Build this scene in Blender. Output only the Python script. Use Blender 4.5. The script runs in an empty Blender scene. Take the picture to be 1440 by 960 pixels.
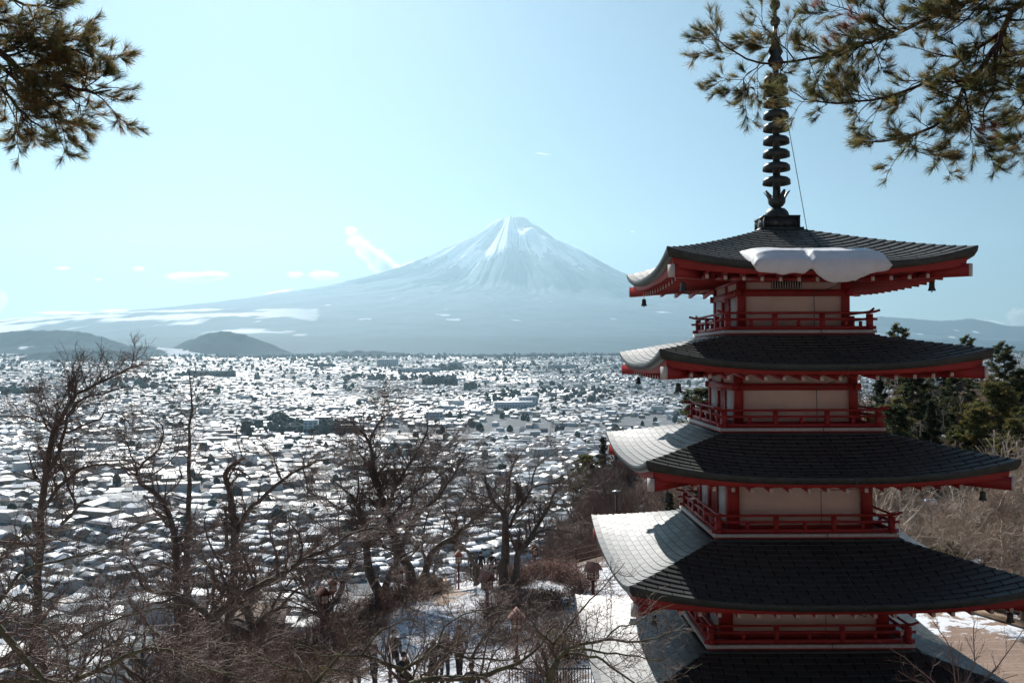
import bpy, math, random
import numpy as np
from mathutils import Vector, Matrix

# ---------------------------------------------------------------- camera, world, sun, exposure
F_PX, PITCH, ROLL = 1299.4, math.radians(1.11), math.radians(0.18)
scene = bpy.context.scene
cam = bpy.data.cameras.new('camera'); cam_o = bpy.data.objects.new('camera', cam)
scene.collection.objects.link(cam_o); scene.camera = cam_o
cam.sensor_width = 36.0; cam.lens = F_PX * 36 / 1440
cam.clip_start = 0.1; cam.clip_end = 120000
cam_o.rotation_euler = (Matrix.Rotation(math.radians(90) + PITCH, 4, 'X') @ Matrix.Rotation(-ROLL, 4, 'Z')).to_euler()

SUN_AZ, SUN_EL = -17.0, 36.5          # azimuth from the view direction (negative = left), elevation
world = bpy.data.worlds.new('World'); scene.world = world; world.use_nodes = True
nt = world.node_tree; nt.nodes.clear()
sky = nt.nodes.new('ShaderNodeTexSky'); sky.sky_type = 'NISHITA'; sky.sun_disc = False
sky.sun_elevation = math.radians(SUN_EL); sky.sun_rotation = math.radians(SUN_AZ)
sky.altitude = 850; sky.air_density = 1.0; sky.dust_density = 0.75; sky.ozone_density = 2.5
tint = nt.nodes.new('ShaderNodeVectorMath'); tint.operation = 'MULTIPLY'; tint.inputs[1].default_value = (0.77, 0.90, 0.91)
bg = nt.nodes.new('ShaderNodeBackground'); bg.inputs[1].default_value = 0.050
wo = nt.nodes.new('ShaderNodeOutputWorld')
nt.links.new(sky.outputs[0], tint.inputs[0]); nt.links.new(tint.outputs[0], bg.inputs[0]); nt.links.new(bg.outputs[0], wo.inputs[0])
sl = bpy.data.lights.new('sun', 'SUN'); sl.energy = 5.0; sl.angle = math.radians(0.5); sl.color = (1.0, 0.955, 0.90)
so = bpy.data.objects.new('sun', sl); scene.collection.objects.link(so)
_a, _e = math.radians(SUN_AZ), math.radians(SUN_EL)
SUN_DIR = Vector((math.sin(_a) * math.cos(_e), math.cos(_a) * math.cos(_e), math.sin(_e)))
so.rotation_euler = SUN_DIR.to_track_quat('Z', 'Y').to_euler()
scene.view_settings.view_transform = 'Standard'; scene.view_settings.look = 'None'
scene.view_settings.exposure = 0.36; scene.view_settings.gamma = 1.0
scene.cycles.max_bounces = 5; scene.cycles.diffuse_bounces = 2; scene.cycles.glossy_bounces = 2
scene.cycles.transmission_bounces = 2; scene.cycles.volume_bounces = 1; scene.cycles.transparent_max_bounces = 6

# ---------------------------------------------------------------- helpers
rng = np.random.default_rng(7); random.seed(7)
COL = scene.collection

def at(px, py, Y):
    """point in the world on the ray of a photo pixel, at depth Y metres"""
    x = (px - 720) / F_PX; u = (480 - py) / F_PX
    y = math.cos(PITCH) - math.sin(PITCH) * u; z = math.sin(PITCH) + math.cos(PITCH) * u
    k = Y / y
    return np.array([x * k, Y, z * k])

def tag(o, label=None, cat=None, group=None, kind=None):
    if label: o['label'] = label
    if cat: o['category'] = cat
    if group: o['group'] = group
    if kind: o['kind'] = kind
    return o

def empty(name, loc=(0, 0, 0), rz=0.0, parent=None):
    o = bpy.data.objects.new(name, None); COL.objects.link(o)
    o.location = loc; o.rotation_euler = (0, 0, rz); o.empty_display_size = 0.3
    if parent: o.parent = parent
    return o

def mesh_np(name, V, quads=None, tris=None, mat=None, parent=None, smooth=False, col=None, uv=None, loc=None):
    V = np.asarray(V, dtype=np.float32).reshape(-1, 3)
    parts = []; tot = []
    if quads is not None and len(quads): q = np.asarray(quads, dtype=np.int32).reshape(-1, 4); parts.append(q.ravel()); tot.append(np.full(len(q), 4, np.int32))
    if tris is not None and len(tris): t = np.asarray(tris, dtype=np.int32).reshape(-1, 3); parts.append(t.ravel()); tot.append(np.full(len(t), 3, np.int32))
    idx = np.concatenate(parts); tot = np.concatenate(tot)
    me = bpy.data.meshes.new(name)
    me.vertices.add(len(V)); me.vertices.foreach_set('co', V.ravel())
    me.loops.add(len(idx)); me.loops.foreach_set('vertex_index', idx)
    me.polygons.add(len(tot)); st = np.concatenate([[0], np.cumsum(tot)[:-1]]).astype(np.int32)
    me.polygons.foreach_set('loop_start', st); me.polygons.foreach_set('loop_total', tot)
    if smooth: me.polygons.foreach_set('use_smooth', np.ones(len(tot), bool))
    if col is not None:
        a = me.color_attributes.new('Col', 'FLOAT_COLOR', 'POINT')
        c = np.ones((len(V), 4), np.float32); c[:, :3] = col; a.data.foreach_set('color', c.ravel())
    if uv is not None:
        l = me.uv_layers.new(name='UVMap'); l.data.foreach_set('uv', np.asarray(uv, np.float32)[idx].ravel())
    me.update(calc_edges=True); me.validate()
    if mat: me.materials.append(mat)
    o = bpy.data.objects.new(name, me); COL.objects.link(o)
    if parent: o.parent = parent
    if loc is not None: o.location = loc
    return o

class MB:
    """collects shapes that become ONE mesh object"""
    def __init__(s): s.V = []; s.Q = []; s.T = []; s.n = 0
    def add(s, V, Q=None, T=None):
        V = np.asarray(V, float).reshape(-1, 3)
        if Q is not None and len(Q): s.Q.append(np.asarray(Q, int).reshape(-1, 4) + s.n)
        if T is not None and len(T): s.T.append(np.asarray(T, int).reshape(-1, 3) + s.n)
        s.V.append(V); s.n += len(V); return s
    def box(s, a, b, rz=0.0, c=None, taper=1.0):
        a = np.array(a, float); b = np.array(b, float)
        V = np.array([[x, y, z] for z in (a[2], b[2]) for y in (a[1], b[1]) for x in (a[0], b[0])])
        if taper != 1.0:
            m = (a + b) / 2; V[4:, :2] = m[:2] + (V[4:, :2] - m[:2]) * taper
        if rz:
            c = (a + b) / 2 if c is None else np.array(c, float)
            R = np.array([[math.cos(rz), -math.sin(rz)], [math.sin(rz), math.cos(rz)]])
            V[:, :2] = (V[:, :2] - c[:2]) @ R.T + c[:2]
        return s.add(V, [[0, 2, 3, 1], [4, 5, 7, 6], [0, 1, 5, 4], [2, 6, 7, 3], [0, 4, 6, 2], [1, 3, 7, 5]])
    def beam(s, p, q, w, h, up=(0, 0, 1)):
        """box from p to q, w wide and h high"""
        p = np.array(p, float); q = np.array(q, float); d = q - p; d /= np.linalg.norm(d)
        r = np.cross(d, up); r /= np.linalg.norm(r); u = np.cross(r, d)
        V = [e + r * sx * w / 2 + u * sz * h / 2 for e in (p, q) for sz in (-1, 1) for sx in (-1, 1)]
        return s.add(V, [[0, 1, 3, 2], [4, 6, 7, 5], [0, 4, 5, 1], [2, 3, 7, 6], [0, 2, 6, 4], [1, 5, 7, 3]])
    def tube(s, pts, rad, n=8, caps=True):
        P = np.array(pts, float); R = np.full(len(P), rad, float) if np.isscalar(rad) else np.array(rad, float)
        V, Q = tube_batch(P[None], R[None], n); T = None
        if caps:
            k = len(P)
            T = [[0, j + 1, j] for j in range(1, n - 1)] + [[(k - 1) * n, (k - 1) * n + j, (k - 1) * n + j + 1] for j in range(1, n - 1)]
        return s.add(V, Q, T)
    def lathe(s, prof, c=(0, 0, 0), n=24, caps=True):
        pr = np.array(prof, float); k = len(pr); a = np.arange(n) * 2 * math.pi / n
        V = np.stack([np.outer(pr[:, 0], np.cos(a)), np.outer(pr[:, 0], np.sin(a)), np.repeat(pr[:, 1:2], n, 1)], 2).reshape(-1, 3) + np.array(c)
        Q = [[i * n + j, i * n + (j + 1) % n, (i + 1) * n + (j + 1) % n, (i + 1) * n + j] for i in range(k - 1) for j in range(n)]
        return s.add(V, Q)
    def xform(s, M):
        M = np.array(M)
        s.V = [v @ M[:3, :3].T + M[:3, 3] for v in s.V]; return s
    def build(s, name, mat, parent=None, smooth=False, loc=None, **kw):
        V = np.concatenate(s.V)
        return mesh_np(name, V, np.concatenate(s.Q) if s.Q else None, np.concatenate(s.T) if s.T else None, mat, parent, smooth, loc=loc, **kw)

def tube_batch(P, R, n=3):
    """P (N,K,3) polylines, R (N,K) radii -> vertices and quads"""
    N, K, _ = P.shape
    T = np.empty_like(P); T[:, 1:-1] = P[:, 2:] - P[:, :-2]; T[:, 0] = P[:, 1] - P[:, 0]; T[:, -1] = P[:, -1] - P[:, -2]
    T /= np.linalg.norm(T, axis=2, keepdims=True) + 1e-12
    D = P[:, -1] - P[:, 0]; D /= np.linalg.norm(D, axis=1, keepdims=True) + 1e-12
    ref = np.where(np.abs(D[:, 2:3]) < 0.8, np.array([[0, 0, 1.0]]), np.array([[1.0, 0.13, 0]]))
    U = np.cross(T, ref[:, None, :]); U /= np.linalg.norm(U, axis=2, keepdims=True) + 1e-12
    W = np.cross(T, U)
    a = np.arange(n) * 2 * math.pi / n
    V = P[:, :, None, :] + R[:, :, None, None] * (U[:, :, None, :] * np.cos(a)[None, None, :, None] + W[:, :, None, :] * np.sin(a)[None, None, :, None])
    base = (np.arange(N) * K * n)[:, None, None] + (np.arange(K - 1) * n)[None, :, None]
    j = np.arange(n)[None, None, :]; j2 = (np.arange(n) + 1) % n
    Q = np.stack([base + j, base + j2[None, None, :], base + n + j2[None, None, :], base + n + j], 3).reshape(-1, 4)
    return V.reshape(-1, 3), Q

def _hash(ix, iy, seed):
    h = (ix.astype(np.int64) * 374761393 + iy.astype(np.int64) * 668265263 + seed * 974634777) & 0xFFFFFFFF
    h = ((h ^ (h >> 13)) * 1274126177) & 0xFFFFFFFF
    h = (h ^ (h >> 16)) & 0xFFFFFFFF
    return h / 4294967295.0
def vnoise(x, y, seed=0):
    ix = np.floor(x); iy = np.floor(y); fx = x - ix; fy = y - iy
    fx = fx * fx * (3 - 2 * fx); fy = fy * fy * (3 - 2 * fy)
    a = _hash(ix, iy, seed); b = _hash(ix + 1, iy, seed); c = _hash(ix, iy + 1, seed); d = _hash(ix + 1, iy + 1, seed)
    return (a * (1 - fx) + b * fx) * (1 - fy) + (c * (1 - fx) + d * fx) * fy
def fbm(x, y, o=4, seed=0):
    s = 0; a = 0.5; t = 0
    for k in range(o): s = s + a * vnoise(x * 2 ** k, y * 2 ** k, seed + k); t += a; a *= 0.5
    return s / t

# ---------------------------------------------------------------- materials
def mat(name, color=(0.5, 0.5, 0.5), rough=0.8, metal=0.0, noise=None, noise_amt=0.25, bump=0.0, spec=0.5, attr=False, stretch=None, coords='Object', color2=None, dens=0.5):
    m = bpy.data.materials.new(name); m.use_nodes = True; t = m.node_tree; N = t.nodes; L = t.links
    b = N['Principled BSDF']; b.inputs['Roughness'].default_value = rough; b.inputs['Metallic'].default_value = metal
    b.inputs['Specular IOR Level'].default_value = spec
    b.inputs['Base Color'].default_value = (*color, 1)
    src = None
    if attr:
        a = N.new('ShaderNodeAttribute'); a.attribute_name = 'Col'; src = a.outputs['Color']
    if noise:
        tc = N.new('ShaderNodeTexCoord'); mp = N.new('ShaderNodeMapping')
        if stretch: mp.inputs['Scale'].default_value = stretch
        nz = N.new('ShaderNodeTexNoise'); nz.inputs['Scale'].default_value = noise; nz.inputs['Detail'].default_value = 6; nz.inputs['Roughness'].default_value = 0.62
        L.new(tc.outputs[coords], mp.inputs[0]); L.new(mp.outputs[0], nz.inputs['Vector'])
        mx = N.new('ShaderNodeMix'); mx.data_type = 'RGBA'
        rp = N.new('ShaderNodeMapRange'); rp.inputs[1].default_value = dens - 0.16; rp.inputs[2].default_value = dens + 0.16
        L.new(nz.outputs['Fac'], rp.inputs[0]); L.new(rp.outputs[0], mx.inputs[0])
        if attr:
            g = N.new('ShaderNodeVectorMath'); g.operation = 'SCALE'; g.inputs[3].default_value = 1 - noise_amt; L.new(src, g.inputs[0])
            g2 = N.new('ShaderNodeVectorMath'); g2.operation = 'SCALE'; g2.inputs[3].default_value = 1 + noise_amt; L.new(src, g2.inputs[0])
            L.new(g.outputs[0], mx.inputs[6]); L.new(g2.outputs[0], mx.inputs[7])
        else:
            c2 = color2 or tuple(min(1, c * (1 + noise_amt)) for c in color)
            mx.inputs[6].default_value = (*[c * (1 - noise_amt) for c in color], 1) if color2 is None else (*color, 1)
            mx.inputs[7].default_value = (*c2, 1)
        src = mx.outputs[2]
        if bump:
            bp = N.new('ShaderNodeBump'); bp.inputs['Strength'].default_value = bump; bp.inputs['Distance'].default_value = 0.02
            L.new(nz.outputs['Fac'], bp.inputs['Height']); L.new(bp.outputs[0], b.inputs['Normal'])
    if src is not None: L.new(src, b.inputs['Base Color'])
    return m

def roof_mat():
    m = bpy.data.materials.new('roof_copper'); m.use_nodes = True; t = m.node_tree; N = t.nodes; L = t.links
    b = N['Principled BSDF']
    uv = N.new('ShaderNodeUVMap')
    br = N.new('ShaderNodeTexBrick'); br.offset = 0.5; br.inputs['Scale'].default_value = 1.0
    br.inputs['Brick Width'].default_value = 0.48; br.inputs['Row Height'].default_value = 1.0
    br.inputs['Mortar Size'].default_value = 0.013; br.inputs['Mortar Smooth'].default_value = 0.3; br.inputs['Bias'].default_value = 0.0
    br.inputs['Color1'].default_value = (0.024, 0.032, 0.034, 1); br.inputs['Color2'].default_value = (0.042, 0.052, 0.052, 1); br.inputs['Mortar'].default_value = (0.006, 0.008, 0.009, 1)
    sx = N.new('ShaderNodeMapping'); sx.inputs['Scale'].default_value = (1, 1, 1)
    L.new(uv.outputs[0], sx.inputs[0]); L.new(sx.outputs[0], br.inputs['Vector'])
    nz = N.new('ShaderNodeTexNoise'); nz.inputs['Scale'].default_value = 2.2; nz.inputs['Detail'].default_value = 7
    tc = N.new('ShaderNodeTexCoord'); L.new(tc.outputs['Object'], nz.inputs['Vector'])
    mx = N.new('ShaderNodeMix'); mx.data_type = 'RGBA'; mx.blend_type = 'MULTIPLY'; mx.inputs[0].default_value = 0.7
    cr = N.new('ShaderNodeValToRGB'); cr.color_ramp.elements[0].position = 0.3; cr.color_ramp.elements[0].color = (0.45, 0.5, 0.5, 1); cr.color_ramp.elements[1].position = 0.75; cr.color_ramp.elements[1].color = (1.1, 1.05, 0.95, 1)
    L.new(nz.outputs['Fac'], cr.inputs[0]); L.new(br.outputs['Color'], mx.inputs[6]); L.new(cr.outputs[0], mx.inputs[7])
    L.new(mx.outputs[2], b.inputs['Base Color'])
    b.inputs['Metallic'].default_value = 0.0
    rr = N.new('ShaderNodeMapRange'); rr.inputs[3].default_value = 0.46; rr.inputs[4].default_value = 0.60
    L.new(nz.outputs['Fac'], rr.inputs[0]); ra = N.new('ShaderNodeMath'); ra.operation = 'ADD'; rb = N.new('ShaderNodeMapRange'); rb.inputs[1].default_value = .03; rb.inputs[2].default_value = .055; rb.inputs[3].default_value = .05; rb.inputs[4].default_value = -.05
    sr = N.new('ShaderNodeSeparateColor'); L.new(br.outputs['Color'], sr.inputs[0]); L.new(sr.outputs['Green'], rb.inputs[0]); L.new(rr.outputs[0], ra.inputs[0]); L.new(rb.outputs[0], ra.inputs[1]); L.new(ra.outputs[0], b.inputs['Roughness'])
    bp = N.new('ShaderNodeBump'); bp.inputs['Strength'].default_value = 0.2; bp.inputs['Distance'].default_value = 0.01
    inv = N.new('ShaderNodeMath'); inv.operation = 'SUBTRACT'; inv.inputs[0].default_value = 1.0
    L.new(br.outputs['Fac'], inv.inputs[1]); L.new(inv.outputs[0], bp.inputs['Height']); L.new(bp.outputs[0], b.inputs['Normal'])
    sp_ = N.new('ShaderNodeMapRange'); sp_.inputs[3].default_value = 1.0; sp_.inputs[4].default_value = 0.05; L.new(br.outputs['Fac'], sp_.inputs[0]); L.new(sp_.outputs[0], b.inputs['Specular IOR Level'])
    return m

def leaf_mat(name):
    m = mat(name, rough=.55, attr=True, spec=.3); t = m.node_tree; b = t.nodes['Principled BSDF']; a = [n for n in t.nodes if n.type == 'ATTRIBUTE'][0]
    tr = t.nodes.new('ShaderNodeBsdfTranslucent'); mx = t.nodes.new('ShaderNodeMixShader'); mx.inputs[0].default_value = .6; out = [n for n in t.nodes if n.type == 'OUTPUT_MATERIAL'][0]
    t.links.new(a.outputs['Color'], tr.inputs[0]); t.links.new(b.outputs[0], mx.inputs[1]); t.links.new(tr.outputs[0], mx.inputs[2]); t.links.new(mx.outputs[0], out.inputs[0]); return m
M = {}
M['roof'] = roof_mat()
M['edge'] = mat('roof_edge_metal', (0.045, 0.055, 0.05), 0.55, 0.0, 6, 0.3, 0.2)
M['red'] = mat('vermilion_paint', (0.37, 0.026, 0.024), 0.55, 0, 3.0, 0.18, 0.15)
M['red_dark'] = mat('vermilion_soffit_paint', (0.30, 0.024, 0.02), 0.6, 0, 3.0, 0.2)
M['plaster'] = mat('cream_plaster', (0.88, 0.71, 0.64), 0.85, 0, 1.6, 0.08, 0.1)
M['white'] = mat('white_plaster', (0.72, 0.71, 0.70), 0.8, 0, 2.0, 0.06, 0.1)
M['whitewood'] = mat('white_painted_wood', (0.66, 0.60, 0.55), 0.7, 0, 9.0, 0.12, 0.1)
M['bronze'] = mat('dark_bronze', (0.060, 0.068, 0.062), 0.45, 0.5, 8, 0.35, 0.3)
M['black'] = mat('dark_grille', (0.012, 0.014, 0.014), 0.7)
M['snow'] = mat('snow', (0.86, 0.88, 0.90), 0.6, 0, 5, 0.05, 0.35)
M['wire'] = mat('cable_metal', (0.10, 0.10, 0.10), 0.5, 0.4)
# ---------------------------------------------------------------- ground
def town_z(d):
    d = np.asarray(d, float)
    z = -108 + .0245 * (d - 400)
    z = np.where(d > 5200, -108 + .0245 * 4800 + (d - 5200) * .012, z)
    return z
CP = [(-60,-40,10),(0,-40,14),(60,-40,14),(-30,-10,0),(0,-6,-1.2),(30,-10,3),(0,3,-1.9),(-6,3,-2.4),(6,3,-2.2),(-20,5,-6),(20,5,-4),(40,5,1),
 (0,9,-5.2),(-7,9,-6.5),(8,9,-5.6),(-15,12,-10),(0,15,-9.6),(7,15,-9.4),(14,14,-8.2),(3,19,-10.7),(8,19,-10.7),(12,21,-10.7),(3,25,-10.7),(9,25,-10.7),(6,21,-10.7),
 (-4,20,-10.9),(-10,20,-12.4),(-18,22,-15),(-30,25,-19),(-45,25,-26),(-30,10,-12),(-3,30,-11.3),(2,30,-10.9),(8,32,-10.7),(14,32,-10.5),(20,32,-10.2),(32,32,-7),(50,32,0),
 (-8,30,-12.2),(-14,32,-14),(-20,35,-17.5),(-33,38,-24),(-50,40,-33),(-3,38,-11.4),(3,38,-10.9),(8,38,-10.8),(15,38,-10.6),(24,38,-9.8),(-8,40,-12.3),(-14,42,-15.5),
 (-6,46,-12.0),(0,46,-11.3),(3,48,-11.3),(-12,48,-15),(-3,52,-12.9),(-2.5,58,-14.2),(1.6,58,-13.8),(4,58,-12.8),(6,58,-12.4),(12,52,-10.8),(20,50,-10.4),(30,50,-8.8),(45,50,-3),
 (-10,56,-18),(-20,56,-23),(-35,56,-31),(-60,60,-45),(-3,64,-15.0),(-1.5,61,-14.3),(.5,60,-14.2),(-5,61,-15.2),(0,74,-20),(5,70,-16),(-8,72,-25),(12,64,-12),(20,64,-10.2),(30,64,-8.6),(45,64,-4),
 (5,86,-17.5),(8,86,-12.2),(11,88,-10.5),(18,88,-9),(26,88,-6),(36,88,-4.5),(50,88,-2),(-5,90,-31),(-20,90,-38),(-45,90,-50),(2,100,-31),(12,108,-20),(24,112,-14),(42,112,-8),(70,100,0),(70,60,4),
 (-10,130,-52),(-50,130,-68),(12,135,-45),(35,140,-36),(70,140,-24),(-10,170,-72),(-70,170,-84),(40,180,-60),(0,220,-94),(-100,220,-100),(90,220,-75),(0,270,-106),(-120,270,-108),(100,270,-100),(-160,100,-75),(-160,200,-98),(150,100,-10),(160,200,-60),(-100,30,-42),(110,20,12)]
CPA = np.array(CP, float)
def _tps(r2): return np.where(r2 > 1e-9, .5 * r2 * np.log(r2 + 1e-12), 0)
_P = CPA[:, :2] / 50.; _n = len(_P)
_K = _tps(((_P[:, None] - _P[None]) ** 2).sum(2)) + np.eye(_n) * 2e-3
_A = np.block([[_K, np.c_[np.ones(_n), _P]], [np.r_[np.ones((1, _n)), _P.T], np.zeros((3, 3))]])
_W = np.linalg.solve(_A, np.r_[CPA[:, 2], 0, 0, 0])
def ground(x, y, detail=True):
    x = np.asarray(x, float); y = np.asarray(y, float); sh = x.shape
    X = np.stack([x.ravel(), y.ravel()], 1) / 50.
    z = np.empty(len(X))
    for i in range(0, len(X), 4000):
        q = X[i:i + 4000]; z[i:i + 4000] = _tps(((q[:, None] - _P[None]) ** 2).sum(2)) @ _W[:_n] + _W[_n] + q @ _W[_n + 1:]
    z = z.reshape(sh)
    d = np.hypot(x, y)
    back = np.clip(d / 300, 0, 1)
    far = np.where(y > 0, town_z(d), np.maximum(town_z(d) * .2, -20))
    t = np.clip((d - 215) / 90, 0, 1); t = t * t * (3 - 2 * t)
    z = np.where(t < 1, z, 0) * (1 - t) + far * t
    if detail:
        a = np.clip((d - 12) / 40, 0.25, 1)
        z = z + (fbm(x / 3.1, y / 3.1, 4, 3) - .5) * .5 * a * np.clip(1 - (d - 200) / 100, 0, 1) * np.where((np.abs(x - 6) < 6) & (np.abs(y - 22) < 6), .1, 1)
        z = z + (fbm(x / 300, y / 300, 3, 8) - .5) * np.clip((d - 300) / 2000, 0, 1) * 22 * (d < 9000)
    return z

PATH = np.array([at(585, 965, 31.5)[:2], at(595, 900, 36)[:2], at(608, 880, 39)[:2], at(622, 860, 43)[:2], at(640, 840, 48)[:2], at(652, 825, 53)[:2], at(668, 815, 58)[:2], at(690, 812, 66)[:2]])
def path_dist(x, y):
    x = np.asarray(x, float); y = np.asarray(y, float); best = np.full(x.shape, 1e9)
    for a, b in zip(PATH[:-1], PATH[1:]):
        ab = b - a; t = np.clip(((x - a[0]) * ab[0] + (y - a[1]) * ab[1]) / (ab @ ab), 0, 1)
        best = np.minimum(best, np.hypot(x - a[0] - ab[0] * t, y - a[1] - ab[1] * t))
    return best
HX = 17000
def build_ground():
    th = np.concatenate([np.linspace(-math.pi, -.75, 60)[:-1], np.linspace(-.75, .75, 340), np.linspace(.75, math.pi, 60)[1:]])
    r = np.concatenate([np.linspace(0.5, 60, 120), np.geomspace(61, 21500, 190)])
    rr, tt = np.meshgrid(r, th, indexing='ij')
    x = rr * np.sin(tt); y = rr * np.cos(tt)
    x = np.clip(x, -HX + 50, HX - 50); y = np.maximum(y, -850)
    z = ground(x, y)
    V = np.stack([x, y, z], -1).reshape(-1, 3); n = len(th)
    i, j = np.meshgrid(np.arange(len(r) - 1), np.arange(n - 1), indexing='ij'); a = (i * n + j).ravel()
    Q = np.stack([a, a + 1, a + n + 1, a + n], 1)
    nzp = fbm(x / 1.3, y / 1.3, 4, 55) - .5
    snowm = np.clip((2.6 + nzp * 3.2 - path_dist(x, y)) / .5, 0, 1)
    plaza = np.exp(-((x + .5) / 5.5) ** 4 - ((y - 31) / 8.5) ** 4); snowm = np.maximum(snowm, np.clip((plaza + nzp * 1.6 - .45) / .12, 0, 1))
    flank = np.exp(-((x - 3.5) / 3.2) ** 4 - ((y - 47) / 9) ** 4); snowm = np.maximum(snowm, np.clip((flank + nzp * 1.8 - .45) / .12, 0, 1))
    dirt = np.clip((.9 - np.abs(path_dist(x, y) + nzp * 1.5)) / .5, 0, 1) * (fbm(x / 2.2, y / 2.2, 3, 56) > .52)
    scol = np.stack([snowm, dirt, 0 * snowm], -1).reshape(-1, 3); scol = np.concatenate([scol, [[0, 0, 0]]])
    c0 = len(V); V = np.concatenate([V, [[0, 0, float(ground(np.array([0.]), np.array([0.]))[0])]]])
    T = [[c0, k + 1, k] for k in range(n - 1)]
    m = bpy.data.materials.new('winter_ground'); m.use_nodes = True; t = m.node_tree; N = t.nodes; L = t.links
    b = N['Principled BSDF']; b.inputs['Roughness'].default_value = .9; b.inputs['Specular IOR Level'].default_value = .2
    g = N.new('ShaderNodeNewGeometry'); sep = N.new('ShaderNodeSeparateXYZ'); L.new(g.outputs['Position'], sep.inputs[0])
    def noise(scale, detail=7, rough=.6):
        z_ = N.new('ShaderNodeTexNoise'); z_.inputs['Scale'].default_value = scale; z_.inputs['Detail'].default_value = detail; z_.inputs['Roughness'].default_value = rough
        L.new(g.outputs['Position'], z_.inputs['Vector']); return z_
    def mix(fac, a, b_):
        mx = N.new('ShaderNodeMix'); mx.data_type = 'RGBA'
        for s, v in ((0, fac), (6, a), (7, b_)):
            if isinstance(v, (int, float)): mx.inputs[s].default_value = v
            elif isinstance(v, tuple): mx.inputs[s].default_value = (*v, 1)
            else: L.new(v, mx.inputs[s])
        return mx.outputs[2]
    def rng_(src, a, b_, lo=0., hi=1.):
        r_ = N.new('ShaderNodeMapRange'); r_.inputs[1].default_value = a; r_.inputs[2].default_value = b_; r_.inputs[3].default_value = lo; r_.inputs[4].default_value = hi
        L.new(src, r_.inputs[0]); return r_.outputs[0]
    soil = mix(rng_(noise(.9).outputs['Fac'], .35, .65), (.055, .036, .026), (.135, .080, .055))
    soil = mix(rng_(noise(14).outputs['Fac'], .45, .6), soil, (.17, .115, .08))
    near = mix(rng_(noise(.33, 8, .72).outputs['Fac'], .56, .60), soil, (.74, .77, .82))
    at_ = N.new('ShaderNodeAttribute'); at_.attribute_name = 'Col'; sp2 = N.new('ShaderNodeSeparateXYZ'); L.new(at_.outputs['Vector'], sp2.inputs[0])
    near = mix(sp2.outputs['X'], near, mix(rng_(noise(2.2, 8, .75).outputs['Fac'], .50, .60), (.80, .82, .86), (.24, .18, .15)))
    near = mix(sp2.outputs['Y'], near, (.42, .31, .23))
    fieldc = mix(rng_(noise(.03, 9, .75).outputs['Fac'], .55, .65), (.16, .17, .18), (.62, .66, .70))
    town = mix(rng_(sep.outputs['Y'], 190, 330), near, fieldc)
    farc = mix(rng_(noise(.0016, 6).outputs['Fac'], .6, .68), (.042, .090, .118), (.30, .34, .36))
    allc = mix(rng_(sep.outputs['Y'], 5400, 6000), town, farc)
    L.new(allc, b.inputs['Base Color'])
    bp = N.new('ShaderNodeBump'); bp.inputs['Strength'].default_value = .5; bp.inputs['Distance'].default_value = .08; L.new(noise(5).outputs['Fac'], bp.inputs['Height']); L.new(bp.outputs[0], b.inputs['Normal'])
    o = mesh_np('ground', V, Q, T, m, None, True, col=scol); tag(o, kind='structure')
build_ground()

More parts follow.
